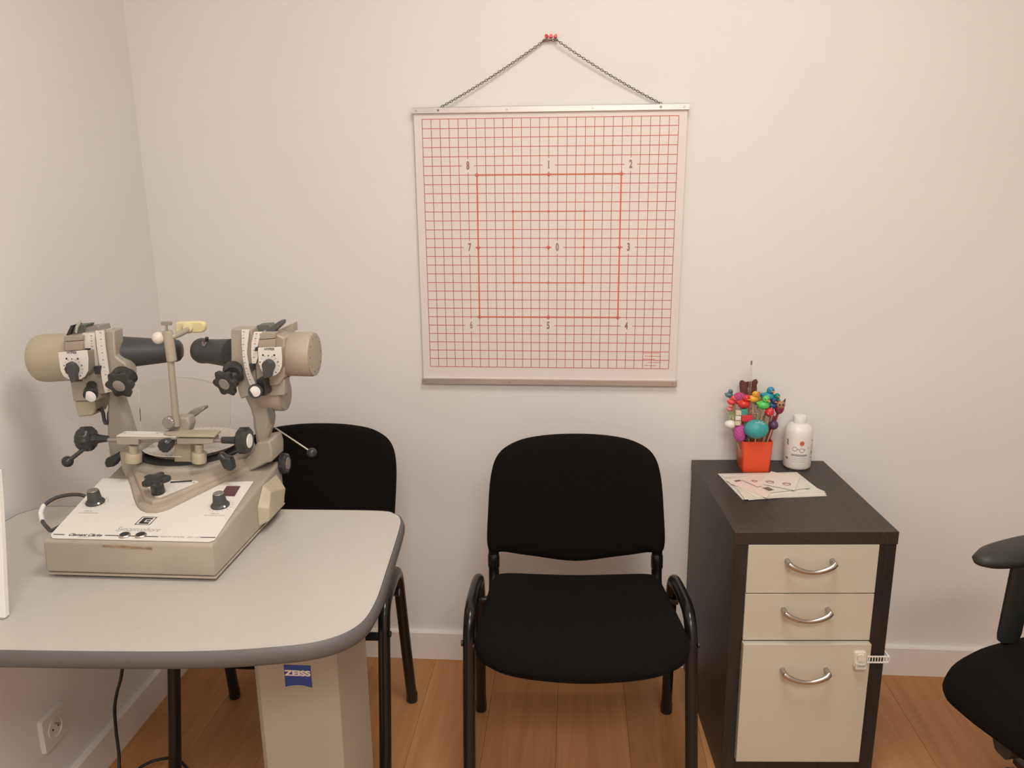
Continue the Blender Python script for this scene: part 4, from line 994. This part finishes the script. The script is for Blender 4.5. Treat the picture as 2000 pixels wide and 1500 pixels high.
    dial([(503.5, 679.5), (549, 678), (550.5, 700), (550, 716), (546, 726), (538, 733), (529, 735), (518, 731), (510, 724), (505, 710)], 526, 713, 526, 682, -.775, [(525.5, 700), (534, 707), (536, 716), (533, 734), (519, 737), (516, 714), (518, 707)])
    o('dial_bracket', pslab([(509, 684), (546, 682), (547, 716), (540, 729), (515, 728), (508, 710)], -.772, .032), 'dev')
    kk = o('focus_body', pslab([(501, 741), (516, 741), (519, 773), (506, 774), (500, 760)], -.768, .05), 'knob', bevel=.001)
    up((500, 763), (499, 764), [(0, 13), (.5, 14), (.95, 14), (1, 13)], 'focus_knob', 'knob', -.768, -.785)
    A_ = at(498.8, 764.5, -.786); s = mpx(A_); o('knob_disc', lathe(A_, A_+Vector((0, -.002, 0)), [(0, 10.6*s), (.8, 10.6*s), (1, 10*s)], 28), 'white', kk)
    up((455, 722), (454, 731), [(0, 19), (.5, 19), (1, 15)], 'knob_boss', 'knob', -.752, -.772)
    star(445, 745, -.780, 28, (-.25, -1, -.28))
    dh = up((510, 768), (557, 769), [(0, 30), (.1, 33), (.95, 34), (1, 33)], 'lower_housing', 'devpink', -.69)
    o('lower_block', pslab([(517, 741), (556, 741), (556, 772), (519, 774)], -.735, .03), 'dev', bevel=.002)
    A_ = at(557, 769, -.69); s = mpx(A_); o('end_cap', lathe(A_, A_+Vector((.0025, 0, 0)), [(0, 32*s), (.6, 32*s), (1, 30*s)], 40), 'dev', dh)
    o('slide_cover', pslab([(499, 647), (501, 636), (524, 634), (530, 640), (520, 650)], -.715, .03), colm('grey_green', (.13, .14, .12)), bevel=.001)
    o('slide_flap', pslab([(517, 648), (522, 643), (545, 627), (552, 626), (552, 633), (536, 648)], -.735, .02), colm('slate_flap', (.10, .10, .105)), bevel=.0015)
    o('slide_bracket', pslab([(536, 649), (565, 634), (571, 632), (572, 649), (556, 655)], -.70, .03), 'dev', bevel=.001)
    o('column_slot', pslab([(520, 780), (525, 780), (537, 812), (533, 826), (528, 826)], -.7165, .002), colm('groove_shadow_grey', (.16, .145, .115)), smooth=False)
    # ======== forehead rest and chin rest
    Yp = -.775
    fp = up((333, 702), (345, 832), [(0, 6.2), (1, 6.8)], 'forehead_post', 'dev', Yp, Yp, n=24)
    up((327, 646), (336, 706), [(0, 9), (.03, 9.6), (.97, 9.6), (1, 8)], 'post_sleeve', 'dev', Yp)
    ts = up((325, 646), (324.5, 633), [(0, 2.6), (1, 2.6)], 'clamp_screw', 'steel', Yp, n=12)
    o('screw_bar', box(at(316, 630, Yp).x, at(335, 630, Yp).x, Yp+.046, Yp+.054, at(320, 635, Yp).z, at(320, 628, Yp).z), 'knobcap', ts, bevel=.001)
    A_ = at(309, 660, Yp-.005); s = mpx(A_); o('ball_grip', ball(A_, 12*s), 'ball'); o('ball_stem', cyl(A_, at(327, 657, Yp), .003, 10), 'steel')
    o('rest_arm', tube([at(333, 659, Yp), at(345, 655, -.765), at(360, 648, -.735), at(368, 642, -.715)], .0055, 12, 4), 'dev')
    fr = [(342, 631), (348, 629), (390, 628), (398, 630), (400.5, 636), (399, 646), (394, 650), (350, 651), (344, 650), (341, 645)]
    fr_ = o('forehead_rest', pslab(fr, -.712, .012), 'cream', bevel=.003); o('rest_boss', lathe(at(367, 640, -.712), at(366, 641, -.722), [(0, .012), (1, .008)], 24), 'cream', fr_)
    o('post_block', pslab([(330, 826), (340, 815), (366, 815), (371, 830), (366, 846), (338, 848), (326, 838)], -.77, .03), 'dev', bevel=.004)
    A_ = at(334, 823, -.772); s = mpx(A_); o('clamp_knob', lathe(A_, A_+Vector((0, -.014, 0)), [(0, 11*s), (.15, 12*s), (.85, 12*s), (1, 10*s)], lobes=14, depth=.04), 'knobcap')
    cr = [(362, 811), (371, 803), (395, 796), (399, 797), (398, 801), (382, 812), (377, 817), (364, 818)]
    crr = o('chin_rest', pslab(cr, -.745, .022), 'knobcap', bevel=.002); o('chin_post', cyl(at(363, 817, -.74), at(364, 846, -.74), .0028, 10), 'steel', crr)
    sh = [(270, 758), (276, 753), (300, 743), (322, 738.5), (345, 737), (370, 738.5), (400, 744), (425, 752), (445, 757), (450, 760), (449, 856), (276, 858)]
    o('breath_shield', pslab(sh, -.735, .003), 'acrylic', smooth=False)
    # ======== cross slide with knobs
    Yb_ = -.80
    rail = o('rail_rod', cyl(at(207, 859, Yb_+.01), at(438, 860, Yb_+.01), .0045, 14), 'knobcap')
    o('slide_bar', pslab([(226, 854), (345, 853), (345, 859), (270, 859), (270, 869), (228, 869)], Yb_, .022), 'dev', bevel=.0012)
    zt = at(285, 853.5, Yb_).z; tl = lambda px, z=0, yy=0: Vector((at(px, 850, Yb_).x, Yb_+.05+yy, zt+z))
    sp = [tl(227), tl(350), tl(348, 0, .030), tl(229, 0, .030)]
    ssc = o('ruler_scale', slab(sp, (0, 0, .002)), 'plate', smooth=False)
    bm = bmesh.new()
    for px in (234, 298): q1 = tl(px, .002, .018); cyl(q1, q1+Vector((0, 0, .0006)), .0022, 10, bm)
    for i in range(16):
        q1 = tl(255+i*4, .002, .004); slab([q1, q1+Vector((.0006, 0, 0)), q1+Vector((.0006, .006, 0)), q1+Vector((0, .006, 0))], (0, 0, .0002), bm)
    o('ruler_print', bm, 'inkgrey', ssc, smooth=False)['kind'] = 'stuff'
    q1 = tl(333, .002, .022); o('round_index', lathe(q1, q1+Vector((0, 0, .004)), [(0, .022), (.8, .022), (1, .020)], 32), 'devpink')
    o('top_bridge', slab([tl(344, .001, -.002), tl(420, .001, -.002), tl(417, .001, .034), tl(347, .001, .034)], (0, 0, .0045)), 'dev2', bevel=.001)
    o('bridge_block', pslab([(345, 856), (416, 857), (416, 867), (400, 868), (345, 868)], Yb_, .028), 'dev', bevel=.0012)
    for (x_, r1, r2, y0, y1, y2) in ((262, 8.5, 15.5, 869, 884, 902), (390, 8, 14, 867, 883, 903)):
        A_, B_, C_ = at(x_-1, y0, Yb_+.012), at(x_-1, y1, Yb_+.012), at(x_-1, y2, Yb_+.012); s = mpx(B_)
        sp_ = o('support_post', lathe(A_, B_, [(0, r1*s), (1, r1*s)], 28), 'dev2'); o('post_foot', lathe(B_, C_, [(0, r2*s*.93), (.08, r2*s), (.95, r2*s), (1, r2*s*.93)], 32), 'dev2', sp_)
    o('center_block', pslab([(340, 866), (372, 866), (374, 905), (340, 905)], -.775, .03), 'dev2', bevel=.002)
    A_ = at(326, 868, Yb_-.008); s = mpx(A_); ck = o('center_knob', lathe(A_+Vector((0, .015, 0)), A_-Vector((0, .014, 0)), [(0, 9*s), (.4, 12*s), (.85, 13.5*s), (1, 10*s)], lobes=10, depth=.04), 'knob')
    # left hand wheel + crank
    A_, B_ = at(211, 857, Yb_+.01), at(188, 857.5, Yb_+.01); s = mpx(A_)
    hw = o('hand_wheel', lathe(A_, at(156, 857, Yb_+.01), [(0, 6*s), (.3, 8*s), (.48, 12*s), (.55, 21*s), (.65, 24.5*s), (.9, 24*s), (1, 19*s)], lobes=12, depth=.025), 'knob')
    o('crank_rod', cyl(at(170, 872, Yb_-.005), at(137, 898, Yb_-.012), .0042, 12), 'knobgrey', hw); o('crank_ball', ball(at(132, 901.5, Yb_-.012), 11*s), 'knob', hw)
    # right hand wheel
    A_ = at(434, 859.5, Yb_+.01); hw = o('hand_wheel', lathe(A_, at(487, 860.5, Yb_+.01), [(0, 6.5*s), (.42, 7*s), (.55, 9*s), (.62, 22*s), (.70, 26*s), (.92, 26.5*s), (1, 23*s)], lobes=12, depth=.02), 'knob')
    A_ = at(487.3, 861, Yb_+.01); o('knob_disc', lathe(A_, A_+Vector((.0012, 0, 0)), [(0, 14*s), (1, 13*s)], 28), 'white', hw)
    # dark levers
    for pg, Y in (([(203, 905), (206, 896), (219, 890), (232, 883), (237, 886), (236, 893), (228, 903), (222, 912), (207, 914)], -.76), ([(423, 889), (430, 886), (437, 893), (449, 895), (453, 905), (455, 919), (447, 921), (436, 916), (430, 903)], -.81)):
        o('star_lever', pslab(pg, Y, .018), 'knob', bevel=.003)
    # far right knob and crank
    A_ = at(522, 906, -.68); s = mpx(A_)
    hw = o('side_knob', lathe(A_, at(562, 905, -.68), [(0, 12*s), (.3, 10*s), (.62, 8*s), (.68, 17*s), (.75, 20*s), (.93, 20*s), (1, 17*s)], lobes=8, depth=.05), 'knob')
    A_ = at(562.3, 905, -.68); o('knob_disc', lathe(A_, A_+Vector((.001, 0, 0)), [(0, 12*s), (1, 11*s)], 24), 'knobcap', hw)
    cr_ = o('side_crank', cyl(at(536, 835, -.665), at(602, 879, -.665), .0022, 10), 'chain'); o('crank_ball', ball(at(609, 884, -.665), 9.5*s), 'knob', cr_)
machine()
def devcable():
    Y = -.80
    A = [atz(205, 972, .83), at(165, 969, -.79), at(140, 966, -.79), at(110, 972, -.80), at(89, 985, -.815), at(80, 1001, -.835), at(83, 1018, -.86), at(93, 1031, -.88), at(101, 1036, -.885), Vector((-.934, -.892, .826))]
    pts = [Vector((-.9455, -.785, .822))]+A[1:]
    t = thing('machine_cable', 'grey cable looping out of the left side of the machine, white tape round it', 'cable', (-1.0, -.83, TZ))
    obj('cord', tube(pts, .0036, 12), 'cable', t)
    obj('white_tape', tube([at(86, 987, -.817), at(80.3, 999, -.833), at(80.5, 1008, -.845), at(83, 1018, -.86)], .0046, 12), 'white', t)
devcable()
